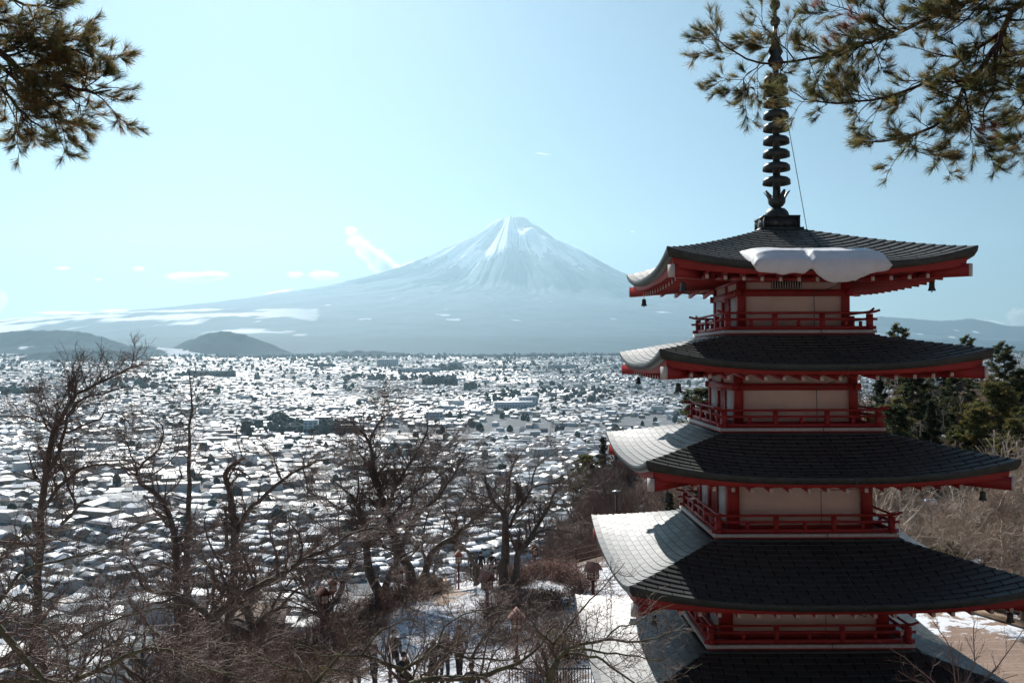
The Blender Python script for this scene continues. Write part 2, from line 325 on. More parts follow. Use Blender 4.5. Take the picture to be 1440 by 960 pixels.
# ---------------------------------------------------------------- the snow-capped mountain
MD = 18500.; MX = 25.
PROF_R = [(0,200.5),(8,199),(20,200),(28,196),(42,187),(62,173),(82,158),(102,143),(122,131),(142,120),(162,111),(182,103),(205,96),(240,87),(280,80),(340,71),(400,64),(520,55),(700,46),(900,40)]
PROF_L = [(0,197),(10,196.5),(22,199),(30,196),(42,188),(62,176),(82,166),(102,157),(122,148),(142,140),(162,133),(175,128),(209,117),(245,109),(282,103),(322,98),(372,91),(422,85),(522,73),(622,65),(722,60),(900,50)]
PX2M = MD / F_PX
def mountain():
    nth, r = 1000, np.concatenate([np.linspace(0, 4600, 190), np.geomspace(4640, 13200, 80)])
    th = np.linspace(0, 2 * math.pi, nth, endpoint=False) + math.pi / 2     # seam at the far side
    rr, tt = np.meshgrid(r, th, indexing='ij')
    dx = rr * np.cos(tt); dy = rr * np.sin(tt)
    dy = np.where(dy > 2800, 2800 + (dy - 2800) * .08, dy)
    pr = np.array(PROF_R); pl = np.array(PROF_L)
    prr, plr = pr[:, 1].copy(), pl[:, 1].copy()
    fa = 1 + .30 * np.clip(-dy / (rr + 1), 0, 1) ** 1.0 * np.clip(rr / 3500, 0, 1)   # the near flank falls a little faster
    def hh(prr, plr):
        re = rr * fa / PX2M
        hr = np.interp(re, pr[:, 0], prr); hl = np.interp(re, pl[:, 0], plr)
        t = .5 + .5 * np.cos(tt); t = t * t * (3 - 2 * t)
        return (hr * t + hl * (1 - t)) * PX2M
    for it in range(8):      # settle the profile so that the outline stands at the surveyed elevations
        h = hh(prr, plr); ang = (dx + MX) / (dy + MD) * F_PX; el = h / (dy + MD) * F_PX
        for P, arr, sg in ((pr, prr, 1), (pl, plr, -1)):
            for k in range(3, len(P)):
                c = sg * P[k, 0] + MX / PX2M; w = 5 + .02 * P[k, 0]
                m_ = np.abs(ang - c) < w
                if m_.any():
                    s_ = el[m_].max(); arr[k] *= (P[k, 1] / s_) ** .7
            arr[:] = np.minimum.accumulate(arr)
    h = hh(prr, plr)
    # gullies and ribs running down the slope
    q = tt * 1.0
    amp = np.interp(rr, [0, 350, 900, 2200, 3600, 5000, 9000], [10, 40, 150, 320, 170, 60, 15])
    wob = (fbm(rr / 1500, q * 3, 3, 40) - .5) * .22
    rib = np.abs(vnoise(q * 3.2 + wob * 3.2 + 10, rr * 0 + 1.5 + rr / 6000, 21) * 2 - 1)
    rib2 = np.abs(vnoise(q * 10 + wob * 12, rr / 4500, 22) * 2 - 1)
    rib3 = np.abs(vnoise(q * 30 + wob * 30, rr / 3500, 23) * 2 - 1)
    rib4 = vnoise(q * 80 + wob * 70, rr / 1800, 24)
    gul = amp * (.30 * (rib - .5) + .45 * (rib2 - .5) + .22 * (rib3 - .5) * np.clip(rr / 800, .2, 1) + .10 * (rib4 - .5))
    # the great spurs: a sunlit left side falling away, a steep right side
    A = -math.pi / 2 + 2 * math.pi
    def spur(a0, wl, wr, r0, r1, hgt):
        da = (tt - a0 + math.pi) % (2 * math.pi) - math.pi       # positive = to the right as seen from the town
        w = np.where(da < 0, wl, wr)
        return hgt * np.exp(-np.abs(da / w) ** 1.5) * np.clip((rr - r0) / 500, 0, 1) * np.clip((r1 - rr) / 900, 0, 1)
    gul += spur(A - .08, .28, .12, 230, 2900, 280) + spur(A - .44, .30, .13, 200, 3300, -200) + spur(A - 1.02, .30, .10, 900, 4000, 70) + spur(A + .62, .34, .10, 700, 3600, 270) + spur(A + 1.15, .3, .12, 900, 4200, 200) + spur(A + .34, .26, .09, 600, 3200, 240) 
    gul = gul * np.clip((rr - 290) / 420, 0, 1)
    h = h + gul - (amp * .05)
    h = np.maximum(h, 0)
    x = dx + MX; y = dy + MD
    base = ground(x, y, False)
    fade = np.clip((13000 - rr) / 2500, 0, 1); fade = fade * fade * (3 - 2 * fade)
    z = base - 4 + np.maximum(h - base, 0) * fade
    z = z + (fbm(x / 260, y / 260, 5, 77) - .5) * np.interp(rr, [0, 1500, 4500, 9000, 13000], [10, 30, 50, 35, 10])
    # snow cover as vertex colour, with shade painted on some faces: white above the tree line, forest below, snowy meadows on the left plateau
    nz = fbm(q * 26 + wob * 20, rr / 900, 5, 60); nz2 = fbm(x / 220, y / 220, 5, 61)
    line = 1860 + 300 * (nz - .5) * 2 + 160 * (nz2 - .5) * 2 + 110 * np.sin((q - A) * 5.0 + 1.2)
    sn = np.clip((h - line) / 55, 0, 1)
    chute = (np.abs(vnoise(q * 60 + wob * 30, rr * 0 + .3, 62) - .5) < .03) & (h > line - 120)
    sn = np.maximum(sn, np.where(chute, .8, 0))
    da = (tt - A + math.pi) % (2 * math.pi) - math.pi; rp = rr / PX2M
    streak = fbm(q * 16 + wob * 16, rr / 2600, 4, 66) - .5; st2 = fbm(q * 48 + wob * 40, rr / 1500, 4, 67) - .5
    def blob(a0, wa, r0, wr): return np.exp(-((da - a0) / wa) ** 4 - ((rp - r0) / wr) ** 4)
    B = 1.05 * blob(-.56, .22, 48, 36) + .95 * blob(.56, .60, 34, 26) + .55 * blob(1.15, .4, 60, 40) - .8 * blob(-1.40, .50, 60, 75) - .6 * blob(-.22, .15, 50, 50) - .5 * blob(1.6, .35, 90, 70) + .45 * blob(.05, .16, 92, 22) + .35 * blob(.6, .3, 90, 30)  # shade painted as bare patches on dim faces; negative blobs keep sunlit faces white
    rock_shade = np.clip((B + streak * 1.7 + st2 * 1.0 - .50) / .12, 0, 1) * np.clip((rp - 3) / 4, 0, 1) * .94  # bare rock streaks together with the painted shade patches
    sn = sn * (1 - rock_shade)
    a_ = x / y
    med = np.clip((fbm(x / 900, y / 700, 6, 64) - .44 - .10 * np.clip((a_ + .42) / .2, 0, 1)) / .06, 0, 1) * ((z > 270) & (z < 720) & (a_ < -.21) & (y < 15500)) * np.clip((-.17 - a_) / .12, 0, 1)
    med2 = ((fbm(x / 420, y / 300, 4, 65) > .80) & (z > 180) & (z < 900)) * .8
    sn = np.maximum(np.maximum(sn, med * .9), med2 * .75)
    forest = np.array([.048, .098, .128]); rock_shade_c = np.array([.09, .11, .13]); snow = np.array([.94, .95, .96])
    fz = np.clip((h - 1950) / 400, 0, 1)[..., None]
    col = (forest * (1 - fz) + rock_shade_c * fz) * (.8 + .5 * nz2[..., None])
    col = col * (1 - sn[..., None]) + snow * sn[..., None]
    V = np.stack([x, y, z], -1).reshape(-1, 3)
    i, j = np.meshgrid(np.arange(len(r) - 1), np.arange(nth), indexing='ij'); i = i.ravel(); j = j.ravel(); j2 = (j + 1) % nth
    Q = np.stack([i * nth + j, (i + 1) * nth + j, (i + 1) * nth + j2, i * nth + j2], 1)
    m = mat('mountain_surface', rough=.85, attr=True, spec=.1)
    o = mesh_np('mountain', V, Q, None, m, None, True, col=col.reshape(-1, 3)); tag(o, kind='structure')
    return x, y, z
mountain()

# far ridge on the right, hills before the mountain
def ridge(name, prof, d, depth, n=160, rough=.06, seed=1, col=(.032, .062, .074), colsnow=None):
    """prof: (pixel x, pixel y) crest; a hill range with real depth at distance d"""
    P = np.array([at(px, py, d) for px, py in prof])
    t = np.linspace(0, 1, n); s = np.linspace(0, 1, len(P)); xs = np.interp(t, s, P[:, 0]); zs = np.interp(t, s, P[:, 2])
    K = np.linspace(-1, 1, 41); V = []
    for k in K:
        y = d + k * depth + 0 * xs
        b = ground(xs, y, False) - 8
        f = (1 - abs(k)) ** 1.15 if abs(k) < 1 else 0
        zz = b + (zs - b) * f * (1 + rough * 2 * (fbm(xs / depth * 3.2, y / depth * 3.2, 4, seed) - .5) * (abs(k) * 4).clip(0, 1) if hasattr(k, 'clip') else 1)
        zz = zz + (fbm(xs / 45, y / 45, 3, seed + 5) - .5) * 14 * f
        V.append(np.stack([xs * (y / d) ** .0, y, zz], 1))
    V = np.array(V); nn = n
    i, j = np.meshgrid(np.arange(len(K) - 1), np.arange(nn - 1), indexing='ij'); a = (i * nn + j).ravel()
    c = np.tile(np.array(col), (len(K) * nn, 1)) * (.75 + .5 * fbm(V[..., 0] / 120, V[..., 1] / 120, 4, seed + 9).reshape(-1, 1))
    if colsnow:
        s_ = (fbm(V[..., 0] / 500, V[..., 1] / 260, 5, seed + 11) > colsnow).reshape(-1)
        c[s_] = (.75, .77, .8)
    o = mesh_np(name, V.reshape(-1, 3), np.stack([a, a + 1, a + nn + 1, a + nn], 1), None, HILLM, None, True, col=c); tag(o, kind='structure')
HILLM = mat('wooded_hill', rough=.95, attr=True, spec=.05)
ridge('hills', [(1100,470),(1150,455),(1200,450),(1240,446.5),(1275,449),(1320,453),(1345,452),(1365,449.5),(1390,454),(1415,460),(1440,461),(1480,466),(1560,480)], 14500, 2600, seed=11, colsnow=.73)
ridge('hills', [(-60,470),(0,466),(20,463),(60,462),(110,463),(140,470),(170,480),(200,492)], 6100, 420, seed=21)
ridge('hills', [(210,500),(235,492),(262,478),(290,468),(312,463.5),(335,467),(360,474),(390,486),(420,500)], 5900, 380, seed=31)
ridge('hills', [(-80,492),(-20,487),(60,484),(150,482),(230,487),(300,493),(420,496)], 5700, 300, seed=41, colsnow=.68)
ridge('hills', [(20,512),(36,500),(50,494),(80,491),(105,489),(130,492),(150,490),(180,492),(200,498),(230,507)], 4300, 160, seed=51)
ridge('hills', [(430,507),(445,496),(480,493),(520,493),(560,495),(580,499),(600,503)], 5400, 190, seed=61)
ridge('hills', [(660,505),(700,499),(760,497),(820,499),(860,497),(940,500),(1000,498)], 5900, 220, seed=71)

# ---------------------------------------------------------------- haze
hb = MB(); hb.box((-HX, -900, -140), (HX, 22600, 3010))
hm = bpy.data.materials.new('haze_air'); hm.use_nodes = True; t = hm.node_tree; t.nodes.clear()
pv = t.nodes.new('ShaderNodeVolumePrincipled'); ou = t.nodes.new('ShaderNodeOutputMaterial')
pv.inputs['Color'].default_value = (0.55, 0.81, 0.96, 1); pv.inputs['Density'].default_value = 4.5e-5; pv.inputs['Anisotropy'].default_value = 0.55
t.links.new(pv.outputs[0], ou.inputs['Volume'])
haze = hb.build('haze', hm); tag(haze, kind='stuff')
# ---------------------------------------------------------------- the pagoda
PC = np.array([6.045, 21.0]); YAW = 0.0045
GZ = -10.7                                      # ground level round the pagoda
pagoda = empty('pagoda', (PC[0], PC[1], 0.0), YAW)
tag(pagoda, 'five storey red pagoda with dark upswept roofs and a bronze spire', 'pagoda')
ROOFS = [  # half width at eave, eave height at middle, lift of the corner, half width at top, height at top, body half width below, rafter pitch
    dict(re=3.03, ze=1.83, lift=.35, rt=.50, zt=2.86, w=1.20, n=18, p=1.35),
    dict(re=3.216, ze=-.13, lift=.31, rt=1.63, zt=.47, w=1.31, n=12, p=1.30),
    dict(re=3.534, ze=-2.27, lift=.34, rt=1.77, zt=-1.575, w=1.52, n=13, p=1.30),
    dict(re=3.909, ze=-4.56, lift=.38, rt=1.95, zt=-3.74, w=1.745, n=14, p=1.30),
    dict(re=4.32, ze=-6.83, lift=.43, rt=2.17, zt=-5.945, w=1.98, n=15, p=1.30)]
DECKS = [dict(h=1.612, z=.597, w=1.20), dict(h=1.735, z=-1.446, w=1.31), dict(h=1.909, z=-3.611, w=1.52), dict(h=2.127, z=-5.813, w=1.745)]
def rotz(V, k):
    a = k * math.pi / 2; c, s = round(math.cos(a)), round(math.sin(a))
    V = np.asarray(V, float); return np.stack([V[..., 0] * c - V[..., 1] * s, V[..., 0] * s + V[..., 1] * c, V[..., 2]], -1)

def rz_(R, u, s):
    return R['ze'] + (R['zt'] - R['ze']) * s ** R['p'] + R['lift'] * np.abs(u) ** 2.8 * (1 - s ** 1.5)

def make_roof(R):
    U = np.linspace(-1, 1, 49); NU = len(U)
    V = []; Q = []; UV = []; n = 0
    nc = R['n'] * 1
    for k in range(4):
        for c in range(nc):
            s0, s1 = c / nc, (c + 1) / nc
            rows = []
            for s, dz, v in ((s0, -0.001, c + .02), (s0, 0.019, c + .05), (s1, 0.0, c + .98)):
                r = R['re'] + (R['rt'] - R['re']) * s + (0.004 if dz > 0.01 else 0)
                P = np.stack([U * r, -np.full(NU, r), rz_(R, U, s) + dz], 1)
                rows.append((rotz(P, k), np.stack([U * r, np.full(NU, v)], 1)))
            for a, b, dup in ((0, 1, True), (1, 2, True)):
                V += [rows[a][0], rows[b][0]]; UV += [rows[a][1], rows[b][1]]
                i = np.arange(NU - 1) + n
                Q.append(np.stack([i, i + 1, i + 1 + NU, i + NU], 1)); n += 2 * NU
    roof = mesh_np('roof', np.concatenate(V), np.concatenate(Q), None, M['roof'], pagoda, True, uv=np.concatenate(UV))
    # edge band following the curve
    th = 0.115 + 0.07 * np.abs(U) ** 5
    zt = rz_(R, U, 0.0)
    prof = [(0.0, 0.0, 0), (0.02, -0.02, 0), (0.018, 0, .55), (-0.05, 0, 1.0), (-0.16, 0, 1.0)]
    def band(prof_rows, name, m):
        b = MB()
        for k in range(4):
            P = [rotz(np.stack([U * (R['re'] + dr), -np.full(NU, R['re'] + dr), z], 1), k) for dr, z in prof_rows]
            i = np.arange(NU - 1)
            b.add(np.concatenate(P), np.concatenate([np.stack([i + j * NU, i + (j + 1) * NU, i + 1 + (j + 1) * NU, i + 1 + j * NU], 1) for j in range(len(P) - 1)]))
        return b.build(name, m, roof, True)
    band([(0.004, zt + .014), (0.012, zt - .012), (0.0, zt - .5 * th), (-0.045, zt - th), (-0.17, zt - th)], 'eave_edge', M['edge'])
    ff = R['ze'] + R['lift'] * (np.abs(U) ** 2.8) * .45 - .185
    band([(-0.13, zt - th + .012), (-0.15, ff + .05), (-0.15, ff), (-0.20, ff)], 'fascia', M['red'])
    # soffit boards rising towards the wall
    NI = 6; b = MB()
    for k in range(4):
        P = []
        for j in range(NI + 1):
            f = j / NI; r = (R['re'] - .19) * (1 - f) + R['w'] * f
            P.append(rotz(np.stack([U * r, -np.full(NU, r), (ff + .03) * (1 - f) + (R['ze'] - .02) * f], 1), k))
        i = np.arange(NU - 1)
        b.add(np.concatenate(P), np.concatenate([np.stack([i + j * NU, i + (j + 1) * NU, i + 1 + (j + 1) * NU, i + 1 + j * NU], 1) for j in range(NI)]))
    b.build('soffit', M['soffit'], roof, True)
    # rafters, white-tipped
    b = MB(); e = MB()
    ro = R['re'] - .31; sp = .365
    xs = np.arange(-int((R['re'] - .62) / sp), int((R['re'] - .62) / sp) + 1) * sp
    for k in range(4):
        for x in xs:
            ui = abs(x) / R['re']
            zo = R['ze'] + R['lift'] * ui ** 2.8 * .45 - .262; rin = max(R['w'], abs(x) + .02)
            fi = (ro - rin) / (ro - R['w']); zi = zo + (R['ze'] - .10 - zo) * fi
            p = rotz(np.array([[x, -rin, zi - .0], [x, -ro, zo], [x, -ro - .012, zo]]), k)
            b.beam(p[0], p[1], .065, .085); e.beam(p[1], p[2], .066, .086)
            # upper flying rafter
            p = rotz(np.array([[x, -(ro - .25), zo + .08], [x, -(R['re'] - .21), zo + .085], [x, -(R['re'] - .20), zo + .085]]), k)
            b.beam(p[0], p[1], .055, .05)
    nb_ = sum(len(q) for q in b.Q); b.add(np.concatenate(e.V), np.concatenate(e.Q)); ro_ = b.build('rafters', M['red'], roof); ro_.data.materials.append(M['whitewood'])
    for f_ in ro_.data.polygons[nb_:]: f_.material_index = 1
    # hip beams
    for k in range(4):
        b = MB(); e = MB(); d = R['re'] - .10
        zc = R['ze'] + R['lift'] - .455
        p0 = rotz(np.array([-R['w'], -R['w'], R['ze'] - .06]), k); pm = rotz(np.array([-d + .9, -d + .9, zc + .02]), k); p1 = rotz(np.array([-d, -d, zc]), k)
        b.beam(p0, pm, .15, .22); b.beam(pm, p1, .152, .245)
        q0 = rotz(np.array([-d + .8, -d + .8, zc + .18]), k); q1 = rotz(np.array([-R['re'] + .22, -R['re'] + .22, zc + .22]), k)
        b.beam(q0, q1, .12, .16)
        b.build('hip_beam', M['red'], roof)
        dd = (p1 - pm) / np.linalg.norm(p1 - pm); e.beam(p1, p1 + dd * .02, .156, .25); e.build('hip_beam_cap', M['whitewood'], roof)
    return roof
M['soffit'] = mat('soffit_boards', (0.50, 0.25, 0.20), 0.8, 0, 2.5, 0.1)
roofs = [make_roof(R) for R in ROOFS]

def make_storey(w, z0, z1, beam_z, kind, cw):
    """walls of one storey; front and back closed panels, sides with a door"""
    root = empty('storey_wall', (0, 0, 0), 0, pagoda)
    b = MB(); wi = w - .05
    b.box((-wi, -wi, z0), (wi, wi, z1)); b.build('wall_panel', M['plaster'], root)
    for sx in (-1, 1):
        for sy in (-1, 1):
            c = MB(); x = sx * (w - cw / 2); y = sy * (w - cw / 2)
            c.box((x - cw / 2, y - cw / 2, z0), (x + cw / 2, y + cw / 2, z1 - .002)); c.build('column', M['red'], root)
    for k in range(4):
        c = MB()
        if beam_z:
            c.box((-w - .07, -w - .02, beam_z - .075), (w + .07, -w + .06, beam_z + .07))
        c.box((-w + cw, -w + .02, z0 + .002), (w - cw, -w + .08, z0 + .10))
        c.box((-w + cw, -w + .01, z1 - .16), (w - cw, -w + .08, z1 - .004))
        V = rotz(np.concatenate(c.V), k); c.V = [V]; c.build('beam', M['red'], root)
    for k in (1, 3):
        top = beam_z - .076 if beam_z else z1 - .16
        for sx in (-1, 1):
            c = MB(); a, bb = sorted((sx * .33 * w, sx * (w - cw - .012)))
            c.box((a, -w + .03, z0 + .10), (bb, -w + .055, top)); c.V = [rotz(np.concatenate(c.V), k)]; c.build('side_panel', M['white'], root)
            c = MB(); a, bb = sorted((sx * .20 * w, sx * .33 * w))
            c.box((a, -w + .0, z0 + .101), (bb, -w + .06, top - .001)); c.V = [rotz(np.concatenate(c.V), k)]; c.build('door_post', M['red'], root)
        c = MB(); c.box((-.199 * w, -w + .035, z0 + .101), (.199 * w, -w + .06, top - .05)); c.V = [rotz(np.concatenate(c.V), k)]; c.build('door', M['red'], root)
        c = MB(); c.box((-.199 * w, -w - .005, top - .049), (.199 * w, -w + .06, top - .002)); c.V = [rotz(np.concatenate(c.V), k)]; c.build('door_lintel', M['red'], root)
        if beam_z:
            c = MB(); c.box((-.06, -w + .01, beam_z + .071), (.06, -w + .07, z1 - .17)); c.V = [rotz(np.concatenate(c.V), k)]; c.build('post', M['red'], root)
    return root
st = make_storey(1.20, .60, 1.80, 1.41, 0, .165)
make_storey(1.31, -1.44, -.16, -.60, 0, .175)
make_storey(1.52, -3.60, -2.30, None, 0, .235)
make_storey(1.745, -5.80, -4.59, None, 0, .25)
make_storey(1.98, GZ + .5, -6.86, -7.9, 0, .28)
# slatted vent on the top storey front
c = MB(); c.box((-.47, -1.20, 1.505), (.17, -1.16, 1.665)); v = c.build('vent', M['black'], st)
c = MB()
for i in range(12): c.box((-.465 + i * .0543, -1.214, 1.508), (-.445 + i * .0543, -1.201, 1.662))
c.build('vent_slats', M['whitewood'], st)
b = MB(); b.box((-2.9, -2.9, GZ - .6), (2.9, 2.9, GZ + .5)); b.build('stone_base', mat('grey_stone', (.28, .27, .25), .9, 0, 3, .2, .3), pagoda)

def make_balcony(D):
    h, z, w = D['h'], D['z'], D['w']; root = empty('balcony', (0, 0, 0), 0, pagoda)
    b = MB()
    for k in range(4):
        c = MB(); c.box((-h, -h, z - .065), (h - .10, -h + .10, z)); b.add(rotz(np.concatenate(c.V), k), c.Q[0])
    b.build('floor_edge', M['whitewood'], root)
    b = MB(); b.box((-h + .10, -h + .10, z - .06), (h - .10, h - .10, z - .012)); b.build('floor_boards', M['red_dark'], root)
    b = MB()
    for k in range(4):
        c = MB(); c.box((-h + .03, -h + .03, z - .15), (h - .12, -h + .12, z - .066)); b.add(rotz(np.concatenate(c.V), k), c.Q[0])
    b.build('floor_joist', M['red'], root)
    r = h - .11
    for k in range(4):
        b = MB()
        # top rail: round, ends swept up and crossing at the corner
        xs = np.array([-r - .22, -r - .12, -r - .02, -r + .15, 0, r - .15, r + .02, r + .12, r + .22])
        zs = z + .365 + np.array([.055, .025, .006, 0, 0, 0, .006, .025, .055]) + (.018 if k % 2 else 0)
        b.tube(np.stack([xs, -np.full(9, r), zs], 1), .026, 8)
        b.box((-r - .16, -r - .022, z + .205 + (.012 if k % 2 else 0)), (r + .16, -r + .022, z + .255 + (.012 if k % 2 else 0)))
        b.box((-r - .13, -r - .035, z + .012 + (.004 if k % 2 else 0)), (r + .13, -r + .035, z + .085 + (.004 if k % 2 else 0)))
        b.V = [rotz(np.concatenate(b.V), k)]; b.build('rail', M['red'], root)
        for i in range(4):
            if i == 3: continue
            x = -r + 2 * r * i / 3; c = MB()
            wd = .045 if i else .055
            c.box((x - wd, -r - wd, z + .002), (x + wd, -r + wd, z + .34), taper=1.0)
            c.V = [rotz(np.concatenate(c.V), k)]; c.build('rail_post', M['red'], root)
        c = MB()
        for i in range(3):
            x = -r + 2 * r * (i + .5) / 3; c.box((x - .032, -r - .028, z + .084), (x + .032, -r + .028, z + .206))
        c.V = [rotz(np.concatenate(c.V), k)]; c.build('rail_struts', M['red'], root)
    return root
for D in DECKS: make_balcony(D)
# flashing between roof top and balcony
b = MB()
for R, D in zip(ROOFS[1:], DECKS):
    for k in range(4):
        c = MB(); c.box((-R['rt'] - .03, -R['rt'] - .03, R['zt'] - .05), (R['rt'] - .03, -R['rt'] + .06, D['z'] - .10)); b.add(rotz(np.concatenate(c.V), k), c.Q[0])
b.build('flashing', M['edge'], pagoda)

# finial
fin = empty('finial', (0, 0, 0), 0, pagoda)
b = MB(); b.box((-.53, -.53, 2.80), (.53, .53, 2.87)); b.box((-.47, -.47, 2.87), (.47, .47, 2.93)); b.box((-.38, -.38, 2.93), (.38, .38, 3.17)); b.box((-.41, -.41, 3.17), (.41, .41, 3.205))
for k in range(4):
    for x in (-.385, 0, .385):
        c = MB(); c.box((x - .02, -.405, 2.93), (x + .02, -.378, 3.17)); b.add(rotz(np.concatenate(c.V), k), c.Q[0])
    for x in (-.19, .19):
        for sx in (-1, 1):
            c = MB(); c.box((x + sx * .12 - .015, -.395, 2.97), (x + sx * .12 + .015, -.379, 3.13)); b.add(rotz(np.concatenate(c.V), k), c.Q[0])
b.build('pedestal', M['bronze'], fin)
b = MB(); b.lathe([(.27, 3.205), (.275, 3.25), (.25, 3.33), (.19, 3.40), (.10, 3.43), (.09, 3.45)]); b.build('dome', M['bronze'], fin, True)
b = MB(); b.lathe([(.08, 3.43), (.14, 3.47), (.185, 3.53), (.20, 3.61), (.17, 3.66), (.09, 3.68)])
for i in range(8):
    a = i * math.pi / 4 + .35
    rr = [.17, .20, .25, .30]; zz = [3.58, 3.66, 3.74, 3.80]; hw = [.065, .06, .05, .02]
    P = []
    for r, z_, w_ in zip(rr, zz, hw):
        for sgn in (-1, 1):
            P.append([r * math.cos(a) - sgn * w_ * math.sin(a), r * math.sin(a) + sgn * w_ * math.cos(a), z_])
    P2 = [[p[0] * .95, p[1] * .95, p[2] + .012] for p in P]
    b.add(P + P2, [[0, 1, 3, 2], [2, 3, 5, 4], [4, 5, 7, 6], [8, 10, 11, 9], [10, 12, 13, 11], [12, 14, 15, 13], [0, 2, 10, 8], [2, 4, 12, 10], [4, 6, 14, 12], [1, 9, 11, 3], [3, 11, 13, 5], [5, 13, 15, 7], [6, 7, 15, 14]])
b.build('lotus_base', M['bronze'], fin, True)
b = MB(); b.tube([(0, 0, 3.44), (0, 0, 6.6), (0, 0, 8.2)], [.088, .07, .035], 12); b.build('shaft', M['bronze'], fin, True)
for i, z_ in enumerate([4.05, 4.37, 4.68, 4.98, 5.28, 5.565, 5.845, 6.115, 6.385]):
    r = .315 - .0055 * i; b = MB()
    b.lathe([(.07, z_ + .085), (.17, z_ + .088), (r * .8, z_ + .065), (r * .97, z_ + .01), (r, z_ - .085), (r - .02, z_ - .085), (r * .9, z_ + .0), (r * .7, z_ + .045), (.09, z_ + .06)], n=28)
    for j in range(4):
        a = j * math.pi / 2 + .5; b.beam((.05 * math.cos(a), .05 * math.sin(a), z_ - .02), (r * .95 * math.cos(a), r * .95 * math.sin(a), z_ - .02), .03, .03)
    b.build('ring', M['bronze'], fin, True)
b = MB()
for i in range(4):
    a = i * math.pi / 2 + .2
    pr = [(.04, 6.62), (.16, 6.66), (.20, 6.80), (.13, 6.92), (.19, 7.02), (.10, 7.18), (.12, 7.28), (.04, 7.40)]
    V = []
    for r, z_ in pr:
        for q in (-.012, .012): V.append([r * math.cos(a) - q * math.sin(a), r * math.sin(a) + q * math.cos(a), z_])
    for z_ in [p[1] for p in pr]:
        for q in (-.012, .012): V.append([.03 * math.cos(a) - q * math.sin(a), .03 * math.sin(a) + q * math.cos(a), z_])
    n_ = len(pr); Q = []
    for j in range(n_ - 1):
        for q in (0, 1): Q.append([2 * j + q, 2 * j + 2 + q, 2 * n_ + 2 * j + 2 + q, 2 * n_ + 2 * j + q])
        Q.append([2 * j, 2 * j + 1, 2 * j + 3, 2 * j + 2])
    b.add(V, Q)
b.build('flame_ornament', M['bronze'], fin)
for z_, r in ((7.70, .115), (8.09, .12)):
    b = MB(); b.lathe([(.02, z_ - r * 1.1)] + [(r * math.cos(t), z_ + r * 1.1 * math.sin(t)) for t in np.linspace(-1.35, 1.35, 12)] + [(.02, z_ + r * 1.15)], n=20); b.build('jewel', M['bronze'], fin, True)

def pag(p):
    """pagoda-local point to world"""
    c, s = math.cos(YAW), math.sin(YAW)
    return (PC[0] + p[0] * c - p[1] * s, PC[1] + p[0] * s + p[1] * c, p[2])
# lightning cable: spire to roof, then down across the front of every storey
b = MB()
pts = [(.02, -.05, 7.5), (.13, -.10, 6.0), (.33, -.35, 4.3), (.50, -.56, 2.86)]
R = ROOFS[0]
for f in (.8, .5, .2, 0): pts.append((.50, -(R['re'] + (R['rt'] - R['re']) * f) - .02, float(rz_(R, np.array(.16), f)) + .03))
pts += [(.50, -3.08, 1.70), (.48, -2.4, 1.45), (.42, -1.24, 1.40), (.42, -1.24, .66), (.42, -1.66, .62), (.42, -1.68, .45)]
for R, D, nxt in zip(ROOFS[1:4], DECKS[0:3], DECKS[1:4]):
    for f in (.95, .5, 0): pts.append((.42, -(R['re'] + (R['rt'] - R['re']) * f) - .02, float(rz_(R, np.array(.12), f)) + .025))
    pts += [(.42, -R['re'] - .03, R['ze'] - .18), (.42, -nxt['w'] - .04, R['ze'] - .5), (.42, -nxt['w'] - .04, nxt['z'] + .05), (.42, -nxt['h'] - .03, nxt['z'] + .02), (.42, -nxt['h'] - .03, nxt['z'] - .13)]
b.tube(pts, .008, 5); o = b.build('lightning_cable', M['wire'], None); o.location = (PC[0], PC[1], 0); o.rotation_euler = (0, 0, YAW)
tag(o, 'thin lightning cable running from the spire down the middle of the roofs', 'cable')

